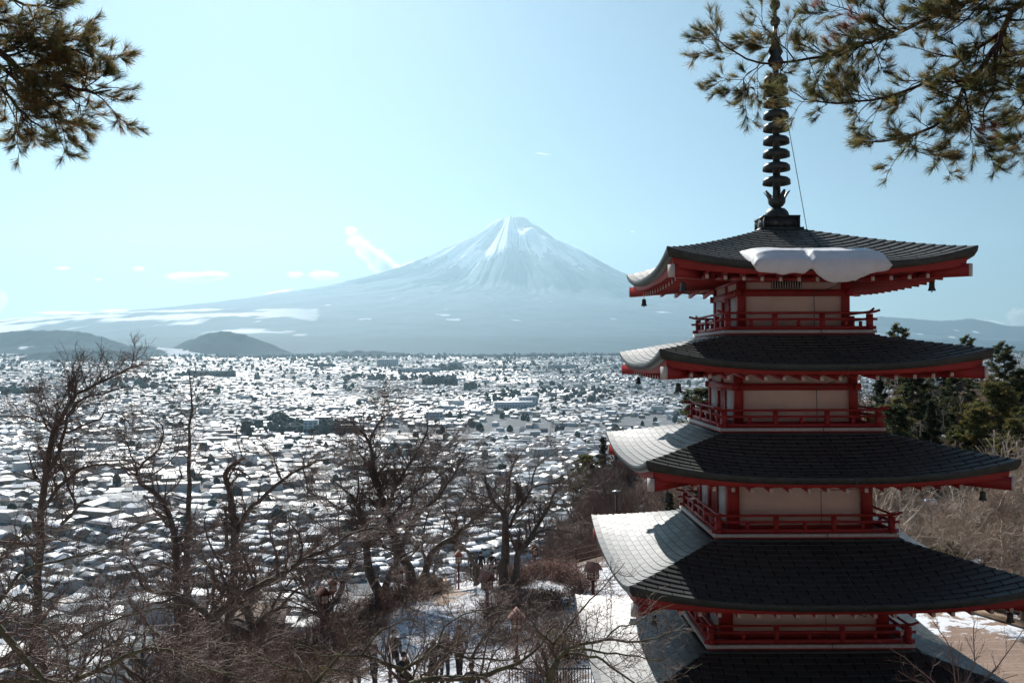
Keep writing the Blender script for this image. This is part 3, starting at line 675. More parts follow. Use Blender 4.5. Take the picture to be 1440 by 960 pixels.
# snow slab hanging over the front eave of the top roof
def snow_slab():
    R = ROOFS[0]; nx, ns = 60, 30; rs = np.random.default_rng(3)
    X = np.linspace(-1.40, 1.24, nx); S = np.linspace(-.09, .36, ns)
    xx, ss = np.meshgrid(X, S, indexing='ij')
    mid = (xx + .08) / 1.32
    r = R['re'] + (R['rt'] - R['re']) * ss
    zr = rz_(R, xx / r, np.maximum(ss, 0)) - np.maximum(-ss, 0) * 1.2
    zr = zr + .02
    edge = (1 - np.abs(mid) ** 7).clip(0) ** .45
    sm = (ss + .09) / .45
    e2 = (sm * 6).clip(0, 1) ** .5 * ((1 - sm) * 2.2).clip(0, 1) ** .6
    notch = 1 - .45 * np.exp(-((xx + .30) / .05) ** 2) * np.clip((.12 - ss) / .1, 0, 1) - .06 * np.exp(-((xx + .27) / .03) ** 2)
    th = (.235 + .04 * fbm(xx * 1.6 + 5, ss * 8, 4, 5) + .012 * fbm(xx * 9, ss * 40, 3, 6)) * edge * e2 * notch
    hang = (.08 + .12 * fbm(xx * 3.5, xx * 0 + 3, 4, 9) + .17 * np.exp(-((xx - .28) / .36) ** 2)) * edge * (1 - .95 * np.exp(-((xx + .30) / .10) ** 2))
    top = np.stack([xx, -r - .03, zr + th], -1)
    bot = np.stack([xx, -r, zr - .012 - hang * ((.02 - ss) / .12).clip(0, 1)], -1)
    top[:, 0] = bot[:, 0] + np.array([0, -.02, .01]); top[:, 1, 1] = top[:, 0, 1] - .05; top[:, 2, 1] -= .05; top[:, 3, 1] -= .02
    V = np.concatenate([top.reshape(-1, 3), bot.reshape(-1, 3)]); n = nx * ns
    i, j = np.meshgrid(np.arange(nx - 1), np.arange(ns - 1), indexing='ij'); i = i.ravel(); j = j.ravel()
    a = i * ns + j; Q = [np.stack([a, a + ns, a + ns + 1, a + 1], 1), np.stack([a, a + 1, a + ns + 1, a + ns], 1) + n]
    for row in (0, ns - 1):
        k = np.arange(nx - 1) * ns + row; Q.append(np.stack([k, k + n, k + ns + n, k + ns], 1))
    for c_ in (0, nx - 1):
        k = c_ * ns + np.arange(ns - 1); Q.append(np.stack([k, k + 1, k + 1 + n, k + n], 1))
    o = mesh_np('snow_slab', V, np.concatenate(Q), None, M['snow'], None, True)
    o.location = (PC[0], PC[1], 0); o.rotation_euler = (0, 0, YAW)
    tag(o, 'thick slab of snow hanging over the front eave of the top roof', 'snow')
snow_slab()

# wind bells at the roof corners
def bell_parts(root):
    b = MB(); b.tube([(0, 0, 0), (0, 0, -.09)], .006, 5); b.tube([(.018 * math.cos(t), 0, -.10 + .018 * math.sin(t)) for t in np.linspace(0, 6.28, 9)], .005, 4, False)
    b.build('chain', M['bronze'], root)
    b = MB(); b.lathe([(.012, -.118), (.045, -.122), (.062, -.135), (.066, -.18), (.068, -.25), (.085, -.30), (.098, -.33), (.090, -.332), (.06, -.25), (.05, -.15), (.01, -.14)], n=16)
    b.build('bell_body', M['bronze'], root, True)
    b = MB(); b.tube([(0, 0, -.14), (0, 0, -.34)], .006, 5); b.lathe([(.002, -.34), (.018, -.35), (.018, -.37), (.002, -.375)], n=8); b.build('clapper', M['bronze'], root)
WORDS = ['topmost', 'second', 'third', 'fourth', 'lowest']
CORN = {0: 'front left', 1: 'front right', 3: 'rear left', 2: 'rear right'}
proto = None
for i, R in enumerate(ROOFS):
    for k in (0, 1, 3):
        if i == 4 and k != 3: continue
        if i == 0 and k == 1: d = R['re'] - .62
        else: d = R['re'] - .38 - .05 * i
        zc = R['ze'] + R['lift'] - .455 - .11 + (.012 if k else .0)
        loc = pag(rotz(np.array([-d, -d, zc]), k))
        if proto is None:
            proto = empty('wind_bell', loc); bell_parts(proto); r = proto
        else:
            r = proto.copy(); COL.objects.link(r); r.location = loc
            for ch in proto.children:
                c_ = ch.copy(); COL.objects.link(c_); c_.parent = r
        r.scale = (.82, .82, .82)
        tag(r, f'dark bronze wind bell hanging at the {CORN[k]} corner of the {WORDS[i]} roof', 'bell', 'bronze wind bells under the roof corners')
# ---------------------------------------------------------------- the town in the valley
M['house'] = mat('house_walls', rough=.85, attr=True, spec=.2)
M['houseroof'] = mat('house_roofs', rough=.5, attr=True, spec=.6)
M['roofsnow'] = mat('patchy_roof_snow', (.34, .36, .40), .7, 0, .9, .2, .3, color2=(.80, .82, .85), dens=.42, coords='Object')
M['glass'] = mat('window_glass', (.03, .04, .05), .15)
trng = np.random.default_rng(101)
WALLC = np.array([[.42,.38,.32],[.55,.52,.47],[.30,.30,.30],[.22,.17,.13],[.62,.60,.57],[.34,.28,.22],[.16,.15,.15],[.40,.42,.43]])
ROOFC = np.array([[.08,.10,.13],[.12,.12,.13],[.14,.09,.08],[.06,.11,.16],[.22,.23,.24],[.10,.14,.14]])
SNOWC = np.array([.74,.77,.80])
WSTREET = .95                                       # main direction of the street grid
cw, ch = 10.4, 12.6
n_u = int(12500 / cw); n_v = int(12500 / ch)
uu, vv = np.meshgrid(np.arange(-n_u // 2, n_u // 2), np.arange(-n_v // 2, n_v // 2), indexing='ij'); uu = uu.ravel(); vv = vv.ravel()
U0 = uu * cw + trng.uniform(-1.9, 1.9, len(uu)); V0 = vv * ch + trng.uniform(-2.4, 2.4, len(vv))
c_, s_ = math.cos(WSTREET), math.sin(WSTREET)
hx = U0 * c_ - V0 * s_ ; hy = U0 * s_ + V0 * c_
m0 = (hy > 150) & (np.abs(hx) < hy * .62 + 60); hx, hy, uu, vv = hx[m0], hy[m0], uu[m0], vv[m0]
wx = (fbm(hx / 500, hy / 500, 2, 92) - .5) * 160; wy = (fbm(hx / 500, hy / 500, 2, 93) - .5) * 160; hx = hx + wx; hy = hy + wy
d_ = np.hypot(hx, hy); a_ = hx / np.maximum(hy, 1)
dens = fbm(hx / 420, hy / 420, 3, 90)
keep = (hy > 250) & (np.abs(a_) < .60) & (d_ > 300) & (d_ < 5750 + 500 * (fbm(a_ * 9, a_ * 0 + 3, 3, 91) - .5) * 2) & ((uu + vv // 13) % 14 != 0) & ((vv + uu // 9) % 12 != 0)
keep &= trng.random(len(hx)) < np.where((dens > .72) & (d_ > 900), .10, .93)
keep &= trng.random(len(hx)) < np.interp(d_, [0, 1800, 3200, 6000], [1, .95, .62, .42])
keep &= ~((hx > 60) & (d_ < 420))
HXs, HYs = hx[keep], hy[keep]; Hd = d_[keep]; NH = len(HXs)
big = trng.random(NH) < .035
Hw = trng.uniform(6.0, 9.6, NH) * np.interp(Hd, [0, 2500, 6000], [1, 1.0, 1.35]); Hl = trng.uniform(5.4, 7.8, NH) * np.interp(Hd, [0, 2500, 6000], [1, 1.0, 1.25]); Hh = trng.uniform(3.0, 5.6, NH)
Hw[big] *= trng.uniform(1.5, 3.2, big.sum()); Hl[big] *= 1.3; Hh[big] *= trng.uniform(1.1, 2.3, big.sum())
Hr = (fbm(HXs / 260, HYs / 260, 2, 94) - .5) * 2.4 + (trng.random(NH) < .22) * math.pi / 2 + trng.normal(0, .10, NH)
Hrise = np.where(big & (trng.random(NH) < .7), .25, trng.uniform(.9, 2.0, NH))
Hhip = trng.random(NH) < .45
nf_ = np.interp(Hd, [0, 800, 1700], [1.42, 1.34, 1.0]); Hw = Hw * nf_; Hl = Hl * np.interp(Hd, [0, 800, 1700], [1.3, 1.25, 1.0])
Hz = ground(HXs, HYs) - .3
Hwall = WALLC[trng.integers(0, len(WALLC), NH)] * trng.uniform(1.1, 1.7, (NH, 1)) * np.array([.95, 1.0, 1.05])
Hroof = ROOFC[trng.integers(0, len(ROOFC), NH)]
Hsn = trng.random((NH, 2))                            # snow on the two slopes

def houses_mesh(ix, name):
    n = len(ix); w = Hw[ix] / 2; l = Hl[ix] / 2; h = Hh[ix]; rs = Hrise[ix]; ov = .55
    hip = np.where(Hhip[ix], np.minimum(l * .95, w * .8), 0)
    c = np.cos(Hr[ix]); s = np.sin(Hr[ix])
    def P(x, y, z): return np.stack([HXs[ix] + x * c - y * s, HYs[ix] + x * s + y * c, Hz[ix] + z], 1)
    W = [P(sx * w, sy * l, zz) for zz in (0 * h, h) for sy in (-1, 1) for sx in (-1, 1)]
    W += [P(-w + hip * .98, 0 * w, h + rs * .94), P(w - hip * .98, 0 * w, h + rs * .94)]
    Rf = [P(sx * (w + ov), sy * (l + ov), h - .25) for sy in (-1, 1) for sx in (-1, 1)] + [P(-(w + ov) + hip + ov * .0, 0 * w, h + rs), P((w + ov) - hip, 0 * w, h + rs)]
    # slopes get their own vertices so that one may be snowy and the other bare
    S1 = [Rf[0], Rf[1], Rf[5], Rf[4]]; S2 = [Rf[3], Rf[2], Rf[4], Rf[5]]
    G1 = [Rf[2], Rf[0], Rf[4]]; G2 = [Rf[1], Rf[3], Rf[5]]
    allv = W + S1 + S2 + G1 + G2; k = len(allv)
    V = np.stack(allv, 1)                                 # n,k,3
    base = (np.arange(n) * k)[:, None]
    Qw = np.array([[0, 1, 5, 4], [1, 3, 7, 5], [3, 2, 6, 7], [2, 0, 4, 6]])
    Qr = np.array([[10, 11, 12, 13], [14, 15, 16, 17]])
    Tw = np.array([[4, 6, 8], [7, 5, 9]]); Tr = np.array([[18, 19, 20], [21, 22, 23]])
    Q = np.concatenate([(base[:, :, None] + q[None]).reshape(-1, 4) for q in (Qw, Qr)])
    T = (base[:, :, None] + Tr[None])[Hhip[ix]].reshape(-1, 3); T = np.concatenate([T, (base[:, :, None] + Tw[None])[~Hhip[ix]].reshape(-1, 3)])
    C = np.empty((n, k, 3)); C[:, :10] = np.clip(Hwall[ix], 0, .8)[:, None]
    r = Hroof[ix][:, None]
    s1 = (Hsn[ix, 0] < .52)[:, None, None]; s2 = (Hsn[ix, 1] < .44)[:, None, None]
    tone = (.45 + .9 * Hsn[ix, 1])[:, None, None]
    C[:, 10:14] = np.where(s1, SNOWC * tone, r); C[:, 14:18] = np.where(s2, SNOWC * tone, r)
    C[:, 18:21] = np.where(s1, SNOWC * tone, r); C[:, 21:24] = np.where(s2, SNOWC * tone, r)
    me = mesh_np(name, V.reshape(-1, 3), Q, T, M['houseroof'], None, False, col=C.reshape(-1, 3))
    return me
hp = 720 + F_PX * HXs / HYs; hq = 505 - F_PX * Hz / HYs
cand = np.where((hp > -20) & (hp < 850) & (hq < 835) & ~((hp > 760) & (hq > 640)))[0]
order = cand[np.argsort(Hd[cand])][:300]
rest = np.setdiff1d(np.arange(NH), order)
o = houses_mesh(rest, 'houses'); tag(o, 'snowy roofs of the town filling the valley floor', 'houses', kind='stuff')

# the three hundred nearest houses, each a thing with walls, roof and windows
def house_proto(i, hip, snow1, snow2, wallc, roofc):
    r = empty('house', (0, 0, -500)); w, l, h, rs, ov = 5.0, 4.2, 5.2, 1.8, .6
    wm = mat(f'house_wall_{i}', tuple(wallc), .85, 0, .8, .12)
    rm = mat(f'house_tiles_{i}', tuple(roofc), .45, 0, 3, .2, .2)
    b = MB(); b.box((-w, -l, 0), (w, l, h))
    if not hip:
        b.add([[-w + .02, -l, h], [-w + .02, l, h], [-w + .02, 0, h + rs * .95], [w - .02, -l, h], [w - .02, l, h], [w - .02, 0, h + rs * .95]], None, [[0, 2, 1], [3, 4, 5]])
    b.box((-w - 0.9, -l - 1.6, 0), (w * .3, -l + .02, 2.6))
    b.build('wall', wm, r)
    hx_ = l * .9 if hip else 0
    def slope(sy, th, dz, name, m, par, a=0, bb=1., inset=0.):
        e0 = np.array([-(w + ov) + inset, sy * (l + ov), h - .22 + dz]); e1 = np.array([(w + ov) - inset, sy * (l + ov), h - .22 + dz])
        t0 = np.array([-(w + ov) + hx_ + inset, 0, h + rs + dz]); t1 = np.array([(w + ov) - hx_ - inset, 0, h + rs + dz])
        P = [e0 + (t0 - e0) * a, e1 + (t1 - e1) * a, e1 + (t1 - e1) * bb, e0 + (t0 - e0) * bb]
        P2 = [p + np.array([0, 0, th]) for p in P]
        q = MB(); q.add(P + P2, [[0, 1, 2, 3], [4, 7, 6, 5], [0, 4, 5, 1], [1, 5, 6, 2], [2, 6, 7, 3], [3, 7, 4, 0]]); return q.build(name, m, par)
    q = MB(); 
    roof = slope(-1, .16, 0, 'roof', rm, r); slope(1, .16, 0, 'rear_slope', rm, roof)
    if hip:
        q = MB()
        for sx in (-1, 1):
            q.add([[sx * (w + ov), -(l + ov), h - .06], [sx * (w + ov), (l + ov), h - .06], [sx * (w + ov - hx_), 0, h + rs + .15]], None, [[0, 1, 2] if sx > 0 else [1, 0, 2]])
        q.build('hip_slope', M['roofsnow'] if snow1 else rm, roof)
    if snow1: slope(-1, .16, .165, 'roof_snow', M['roofsnow'], roof, .03 if snow1 > .5 else .35, .98, .15)
    if snow2: slope(1, .16, .165, 'roof_snow', M['roofsnow'], roof, .03, .98, .15)
    q = MB(); q.add([[-w - .95, -l - 1.7, 2.5], [w * .3 + .1, -l - 1.7, 2.5], [w * .3 + .1, -l, 3.2], [-w - .95, -l, 3.2], [-w - .95, -l - 1.7, 2.66], [w * .3 + .1, -l - 1.7, 2.66], [w * .3 + .1, -l, 3.36], [-w - .95, -l, 3.36]], [[0, 1, 2, 3], [4, 7, 6, 5], [0, 4, 5, 1], [1, 5, 6, 2], [3, 7, 4, 0]])
    q.build('porch_roof', M['roofsnow'] if i % 3 else rm, r)
    for x, z in ((-2.6, 3.5), (1.9, 3.5), (3.3, 1.1)):
        q = MB(); q.box((x - .85, -l - .05, z), (x + .85, -l + .03, z + 1.15)); f = q.build('window', M['glass'], r)
    return r
protos = [house_proto(i, i % 2 == 0, [1, 0, .4, 1, 0, 1, .4, .4][i], [1, 0, 1, 1, 0, 0, 1, 0][i], WALLC[i], ROOFC[i % len(ROOFC)]) for i in range(8)]
desc = ['cream walled house under snow', 'pale walled house with a dark grey-blue roof', 'grey house with a half melted snowy roof', 'brown house under a snow blanket', 'white walled house with a bare dark roof', 'tan house with one snowy slope', 'dark walled house with a partly snowy roof', 'grey-blue house with patchy roof snow']
trng2 = np.random.default_rng(5)
used = set()
for n_i, h_i in enumerate(order):
    k = int(trng2.integers(0, 8)); p = protos[k]
    if k not in used: r = p; used.add(k); new = False
    else: r = p.copy(); COL.objects.link(r); new = True
    r.location = (HXs[h_i], HYs[h_i], Hz[h_i]); r.rotation_euler = (0, 0, Hr[h_i]); r.scale = (Hw[h_i] / 10.5 * .9, Hl[h_i] / 9 * .95, Hh[h_i] / 5.4)
    if new:
        for ch in p.children:
            c2 = ch.copy(); COL.objects.link(c2); c2.parent = r
            for g in ch.children: g2 = g.copy(); COL.objects.link(g2); g2.parent = c2
    tag(r, desc[k] + ' on the near side of the town', 'house', 'houses on the near side of the town')
for k in range(8):
    if k not in used: bpy.data.objects.remove(protos[k])

# larger buildings that stand out from the roofs
def block(px, py, D, wpx, hpx, label, wallc, roofc=None, rot=0.1, rows=4, depth=14):
    p = at(px, py, D); w = wpx * D / F_PX; h = hpx * D / F_PX + 1; zg = float(ground(np.array([p[0]]), np.array([D]))[0])
    z0 = zg - 1; h = max(h, 4) + 1
    r = empty('large_building', (p[0], D, z0), rot)
    wm = mat('block_wall', wallc, .8, 0, .3, .08)
    b = MB(); b.box((-w / 2, -depth / 2, 0), (w / 2, depth / 2, h)); b.build('wall', wm, r)
    b = MB(); b.box((-w / 2 - .3, -depth / 2 - .3, h), (w / 2 + .3, depth / 2 + .3, h + .6)); b.build('roof', M['snow'] if roofc is None else mat('block_roof', roofc, .6), r)
    nf = max(1, int(h / 3.4)); nc = max(2, int(w / 4.5))
    nc = min(nc, 90 // nf)
    for f in range(nf):
        for c in range(nc):
            x = -w / 2 + (c + .5) * w / nc; z = 1.6 + f * 3.3
            if z + 1.4 > h: continue
            q = MB(); q.box((x - w / nc * .32, -depth / 2 - .06, z), (x + w / nc * .32, -depth / 2 + .02, z + 1.4)); q.build('window', M['glass'], r)
    tag(r, label, 'building')
block(437, 610, 1120, 19, 20, 'pale blue-white tower block beside dark trees in the town', (.60, .68, .70))
block(722, 584, 1500, 55, 10, 'long white hall in the middle distance of the town', (.66, .70, .72), depth=40)
block(742, 574, 1560, 26, 14, 'white hall with a raised roof behind the long white hall', (.66, .70, .72), depth=30)
block(590, 526, 3000, 60, 7, 'very long low white building near the far edge of town', (.55, .58, .60), depth=30)
block(790, 524, 3100, 40, 7, 'long pale school block at the far right of the town', (.60, .62, .62))
block(295, 527, 2700, 56, 8, 'long grey-green block near the bare larch top', (.40, .47, .46))
block(545, 519, 3700, 30, 10, 'square pale block at the far centre of the town', (.62, .62, .60))
block(610, 590, 1300, 24, 12, 'white flat-topped block between the cherry branches', (.62, .66, .68))
block(640, 520, 3400, 20, 10, 'small pale block by the dark grove at the far centre', (.55, .58, .60))
block(505, 598, 1180, 16, 9, 'low cream block right of the tower block', (.62, .58, .50))

# dark trees in the town
def woods():
    rs = np.random.default_rng(12); C = []
    def grove(px0, px1, py, D, depth, n, sz):
        for _ in range(n):
            dd = D + rs.uniform(-depth, depth); x = (rs.uniform(px0, px1) - 720) / F_PX * dd; C.append((x, dd, sz * rs.uniform(.6, 1.3)))
    grove(598, 640, 550, 2150, 60, 60, 9); grove(655, 668, 545, 2000, 40, 14, 8); grove(340, 500, 612, 1150, 45, 150, 5.5); grove(380, 408, 600, 1230, 30, 30, 7)
    grove(430, 470, 520, 3400, 60, 40, 10); grove(250, 330, 532, 2550, 50, 60, 9); grove(610, 650, 526, 3100, 60, 50, 10); grove(0, 60, 560, 1900, 60, 30, 7)
    grove(480, 640, 540, 2500, 120, 80, 7); grove(120, 240, 552, 2100, 150, 60, 7); grove(680, 860, 560, 1800, 200, 90, 6); grove(540, 620, 640, 900, 60, 30, 5)
    for _ in range(2300):
        dd = 430 + 5300 * rs.random() ** .8; C.append((rs.uniform(-.58, .58) * dd, dd, rs.uniform(2.2, 4.5) * (1 + dd / 3500)))
    for _ in range(2600):
        dd = rs.uniform(5000, 6400); C.append((rs.uniform(-.58, .58) * dd, dd, rs.uniform(5, 12)))
    C = np.array(C); n = len(C)
    bm_v = []; a = (1 + 5 ** .5) / 2
    ico = np.array([[-1, a, 0], [1, a, 0], [-1, -a, 0], [1, -a, 0], [0, -1, a], [0, 1, a], [0, -1, -a], [0, 1, -a], [a, 0, -1], [a, 0, 1], [-a, 0, -1], [-a, 0, 1]]) / 1.9
    T = np.array([[0, 11, 5], [0, 5, 1], [0, 1, 7], [0, 7, 10], [0, 10, 11], [1, 5, 9], [5, 11, 4], [11, 10, 2], [10, 7, 6], [7, 1, 8], [3, 9, 4], [3, 4, 2], [3, 2, 6], [3, 6, 8], [3, 8, 9], [4, 9, 5], [2, 4, 11], [6, 2, 10], [8, 6, 7], [9, 8, 1]])
    z = ground(C[:, 0], C[:, 1])
    V = ico[None] * rs.uniform(.65, 1.3, (n, 12, 1)) * C[:, 2][:, None, None] * np.array([.75, .75, 1.15]) * rs.uniform(.8, 1.5, (n, 1, 3))
    V = V + np.stack([C[:, 0], C[:, 1], z + C[:, 2] * .8], 1)[:, None]
    TT = (np.arange(n)[:, None, None] * 12 + T[None]).reshape(-1, 3)
    col = np.repeat(np.array([[.045, .062, .055]]) * rs.uniform(.6, 1.5, (n, 1)), 12, 0)
    o = mesh_np('woods', V.reshape(-1, 3), None, TT, mat('dark_woods', rough=.95, attr=True, spec=.05), None, False, col=col); tag(o, 'dark trees and groves scattered through the town', 'trees', kind='stuff')
woods()
# ---------------------------------------------------------------- trees
M['bark'] = mat('cherry_bark', (.085, .066, .054), .9, 0, 9, .35, .6, color2=(.19, .165, .135))
M['twig'] = mat('cherry_twigs', (.205, .148, .120), .7, 0, 2, .3)
M['twig_red'] = mat('shrub_twigs', (.27, .185, .155), .65, 0, 1.5, .35)
M['twig_tan'] = mat('pale_twigs', (.42, .33, .26), .6, 0, .7, .35)
M['bark_pale'] = mat('pale_bark', (.50, .43, .35), .85, 0, 5, .25, .4)
M['lichen'] = mat('lichen_bark', (.085, .070, .050), .9, 0, 7, .3, .5, color2=(.22, .22, .12))

def norm(v): return v / (np.linalg.norm(v, axis=-1, keepdims=True) + 1e-12)
def smooth_line(pts, rads, step=.45, jit=.0, rg=None):
    P = np.array(pts, float); R = np.array(rads, float) if not np.isscalar(rads) else np.full(len(P), rads)
    if len(R) == 2 and len(P) != 2: R = np.linspace(R[0], R[1], len(P))
    Q = []; RR = []
    E = np.vstack([2 * P[0] - P[1], P, 2 * P[-1] - P[-2]])
    for i in range(len(P) - 1):
        p0, p1, p2, p3 = E[i:i + 4]; n = max(2, int(np.linalg.norm(p2 - p1) / step))
        for t in np.linspace(0, 1, n, endpoint=False):
            Q.append(.5 * (2 * p1 + (p2 - p0) * t + (2 * p0 - 5 * p1 + 4 * p2 - p3) * t * t + (3 * p1 - p0 - 3 * p2 + p3) * t ** 3)); RR.append(R[i] * (1 - t) + R[i + 1] * t)
    Q.append(P[-1]); RR.append(R[-1]); Q = np.array(Q); RR = np.array(RR)
    if jit and rg is not None: Q[1:] += rg.normal(0, jit, Q[1:].shape) * np.minimum(1, RR[1:, None] * 0 + 1)
    return Q, RR
def sprout(P, R, L, rg, spacing, length, ang, up, wig, K, tmin=.15, rr=.6, rmin=.003, end=True, lr=(.6, 1.25), flat=0.0, falloff=.45):
    """side branches for a batch of branches P (N,K,3)"""
    N, K0, _ = P.shape
    n = rg.poisson(np.maximum(L / spacing, .01)); n = np.minimum(n, 60); idx = np.repeat(np.arange(N), n)
    t = rg.uniform(tmin, 1, len(idx)) 
    if end: idx = np.concatenate([idx, np.arange(N)]); t = np.concatenate([t, np.full(N, .985)])
    f = t * (K0 - 1); i0 = np.minimum(f.astype(int), K0 - 2); fr = (f - i0)[:, None]
    pos = P[idx, i0] * (1 - fr) + P[idx, i0 + 1] * fr; T = norm(P[idx, i0 + 1] - P[idx, i0])
    r0 = (R[idx, i0] * (1 - fr[:, 0]) + R[idx, i0 + 1] * fr[:, 0])
    rv = rg.normal(0, 1, (len(idx), 3)); rv[:, 2] *= (1 - flat); perp = norm(rv - T * (rv * T).sum(1, keepdims=True))
    a = rg.normal(ang, .22, len(idx))[:, None]
    if end: a[-N:] *= .35
    D = norm(np.cos(a) * T + np.sin(a) * perp + np.array([0, 0, up]))
    ln = (length if np.isscalar(length) else length[idx]) * (1 - falloff * t) * rg.uniform(*lr, len(idx))
    st = (ln / (K - 1))[:, None, None]
    dr = D[:, None, :] + np.cumsum(rg.normal(0, wig, (len(idx), K - 1, 3)), 1) + np.array([0, 0, up * .5]) * np.arange(1, K)[None, :, None] / K
    dr = norm(dr)
    Pn = np.concatenate([pos[:, None], pos[:, None] + np.cumsum(dr * st, 1)], 1)
    ra = np.maximum(r0 * rr, rmin); Rn = ra[:, None] * np.linspace(1, .42, K)[None]; Rn = np.maximum(Rn, rmin * .7)
    return Pn, Rn, ln

def make_tree(name, base, limbs, rg, levels, mats=('bark', 'twig'), step=.45, jit=.03, sides0=7):
    """limbs: list of (points, radii).  trunk = the limbs, crown = everything grown on them"""
    root = empty(name, tuple(base)); base = np.array(base, float)
    b = MB(); Ps = []; Ls = []; PP = []; RR_ = []
    for pts, rads in limbs:
        Q, R = smooth_line(pts, rads, step, jit, rg); b.tube(Q - base, R, sides0)
        seg = np.linalg.norm(np.diff(Q, axis=0), axis=1); 
        # cut each limb into pieces of 4 points for sprouting
        for i in range(0, len(Q) - 3, 3):
            PP.append(Q[i:i + 4]); RR_.append(R[i:i + 4]); Ls.append(seg[i:i + 3].sum())
    b.build('trunk', M[mats[0]], root, True)
    P = np.array(PP); R = np.array(RR_); L = np.array(Ls); Vs = []; Qs = []; n = 0
    skip = levels[0].pop('skip', 0) if 'skip' in levels[0] else 0
    if skip:
        k = R[:, 0] < skip; P, R, L = P[k], R[k], L[k]
    for li, lv in enumerate(levels):
        lv = dict(lv); sides = lv.pop('sides', 3); also = lv.pop('also', False)
        if li > 0: lv.setdefault('end', True)
        P, R, L = sprout(P, R, L, rg, **lv)
        V, Q = tube_batch(P, R, sides); Vs.append(V - base); Qs.append(Q + n); n += len(V)
    c = mesh_np('crown', np.concatenate(Vs), np.concatenate(Qs), None, M[mats[1]], root, False)
    return root
def dup_tree(r, loc, rz=0, sc=1.0, szz=None):
    n = r.copy(); COL.objects.link(n); n.location = loc; n.rotation_euler = (0, 0, rz); n.scale = (sc, sc, szz or sc)
    for ch in r.children:
        c = ch.copy(); COL.objects.link(c); c.parent = n
    return n

CH = lambda k=1.0, d=1.0: [dict(spacing=.21 / d, length=1.8 * k, ang=.95, up=.24, wig=.20, K=6, sides=4, tmin=.0, rr=.42, rmin=.0095 * (.6 if k < .65 else 1), end=False, skip=.19),
      dict(spacing=.13 / d, length=.82 * k, ang=.85, up=.16, wig=.22, K=5, rmin=.0066 * (.6 if k < .65 else 1), rr=.55), dict(spacing=.13 / d, length=.32 * k, ang=.8, up=.10, wig=.25, K=4, rmin=.0048 * (.6 if k < .65 else 1), rr=.6)]
def L_(pts, D, r, dz=0.0):
    """limb from photo pixels at depth D; a third value in a point overrides the depth"""
    return ([at(p[0], p[1], p[2] if len(p) > 2 else D) for p in pts], r)
def based(root_px, D):
    p = at(root_px[0], root_px[1], D); return (p[0], p[1], float(ground(np.array([p[0]]), np.array([p[1]]))[0]))
def hero(name, label, cat, base_px, D, limbs, levels, seed, mats=('bark', 'twig'), group=None, base_r=None, **kw):
    rg = np.random.default_rng(seed); b = based(base_px, D)
    limbs = [(p_, tuple(q_ * .80 for q_ in r_)) for p_, r_ in limbs]
    first = limbs[0]; pts, r = first; r = list(r) if not np.isscalar(r) else [r, r]
    if len(r) == 2: r = list(np.linspace(r[0], r[1], len(pts)))
    if b[2] < pts[0][2] - .3:
        pts = [np.array(b) - np.array([0, 0, .15])] + list(pts); r = [(base_r or r[0] * 1.35)] + r
    else: pts = [np.array([pts[0][0], pts[0][1], b[2] - .15])] + list(pts); r = [(base_r or r[0] * 1.25)] + r
    t = make_tree(name, b, [(pts, r)] + limbs[1:], rg, levels, mats, **kw)
    tag(t, label, cat, group); return t

G1 = None
hero('cherry_tree', 'tall slender bare cherry tree at the far left reaching above the town roofs', 'tree', (66, 1010), 30, [
    L_([(60, 940), (52, 870), (54, 790), (57, 720), (66, 650), (75, 604)], 30, (.20, .10)),
    L_([(75, 604), (88, 580), (100, 562), (120, 545), (150, 532), (175, 520), (200, 513), (237, 513, 31)], 30, (.10, .018)),
    L_([(96, 566), (106, 545), (106, 528), (101, 514), (110, 498)], 30.2, (.05, .014)),
    L_([(67, 660), (83, 635), (91, 600), (100, 576), (120, 556), (145, 552), (175, 542), (205, 548)], 29.6, (.085, .016)),
    L_([(92, 606), (112, 598), (140, 585), (152, 578), (170, 582), (186, 600), (195, 615)], 29.3, (.045, .012)),
    L_([(77, 602), (60, 591), (45, 585), (20, 583), (-6, 581)], 30.5, (.05, .014)),
    L_([(74, 606), (62, 596, 29.5), (52, 570, 29), (40, 560, 29)], 30, (.045, .012)),
    L_([(60, 715), (82, 679), (100, 666), (117, 656), (142, 650), (156, 652), (180, 656), (200, 664)], 29.5, (.075, .018)),
    L_([(85, 735), (107, 710), (122, 700)], 29.5, (.07, .05)),
    L_([(104, 712), (99, 692), (90, 668), (83, 645), (80, 620)], 29.6, (.06, .02))],
    CH(.75, 1.15), 11)
hero('cherry_tree', 'bare cherry tree with a long arching limb between the slender tree and the larch', 'tree', (250, 960), 31, [
    L_([(250, 900), (247, 800), (240, 730), (228, 705), (210, 690), (198, 676), (192, 664)], 31, (.15, .07)),
    L_([(192, 664), (195, 656), (210, 642), (222, 628), (229, 605), (222, 588), (213, 582)], 31, (.065, .014)),
    L_([(192, 664), (188, 650), (180, 628), (172, 612), (155, 610)], 31, (.045, .012)),
    L_([(198, 668), (225, 660), (245, 640), (262, 625)], 31.4, (.04, .012)),
    L_([(240, 730), (215, 728), (190, 736), (172, 758), (170, 780)], 30.5, (.05, .02))], CH(.75, 1.1), 12)
hero('larch_tree', 'straight bare larch with short level side branches left of centre', 'tree', (256, 940), 36, [
    L_([(258, 900), (262, 800), (264, 700), (266, 640), (268, 575), (268.5, 522)], 36, (.19, .02))],
    [dict(spacing=.13, length=1.75, ang=1.30, up=.28, wig=.10, K=6, sides=3, tmin=.0, rr=.30, rmin=.013, end=False, lr=(.45, 1.1)),
     dict(spacing=.20, length=.50, ang=.8, up=.1, wig=.16, K=4, rmin=.008, rr=.6), dict(spacing=.16, length=.20, ang=.7, up=.1, wig=.2, K=3, rmin=.006)], 13, ('bark', 'twig'))
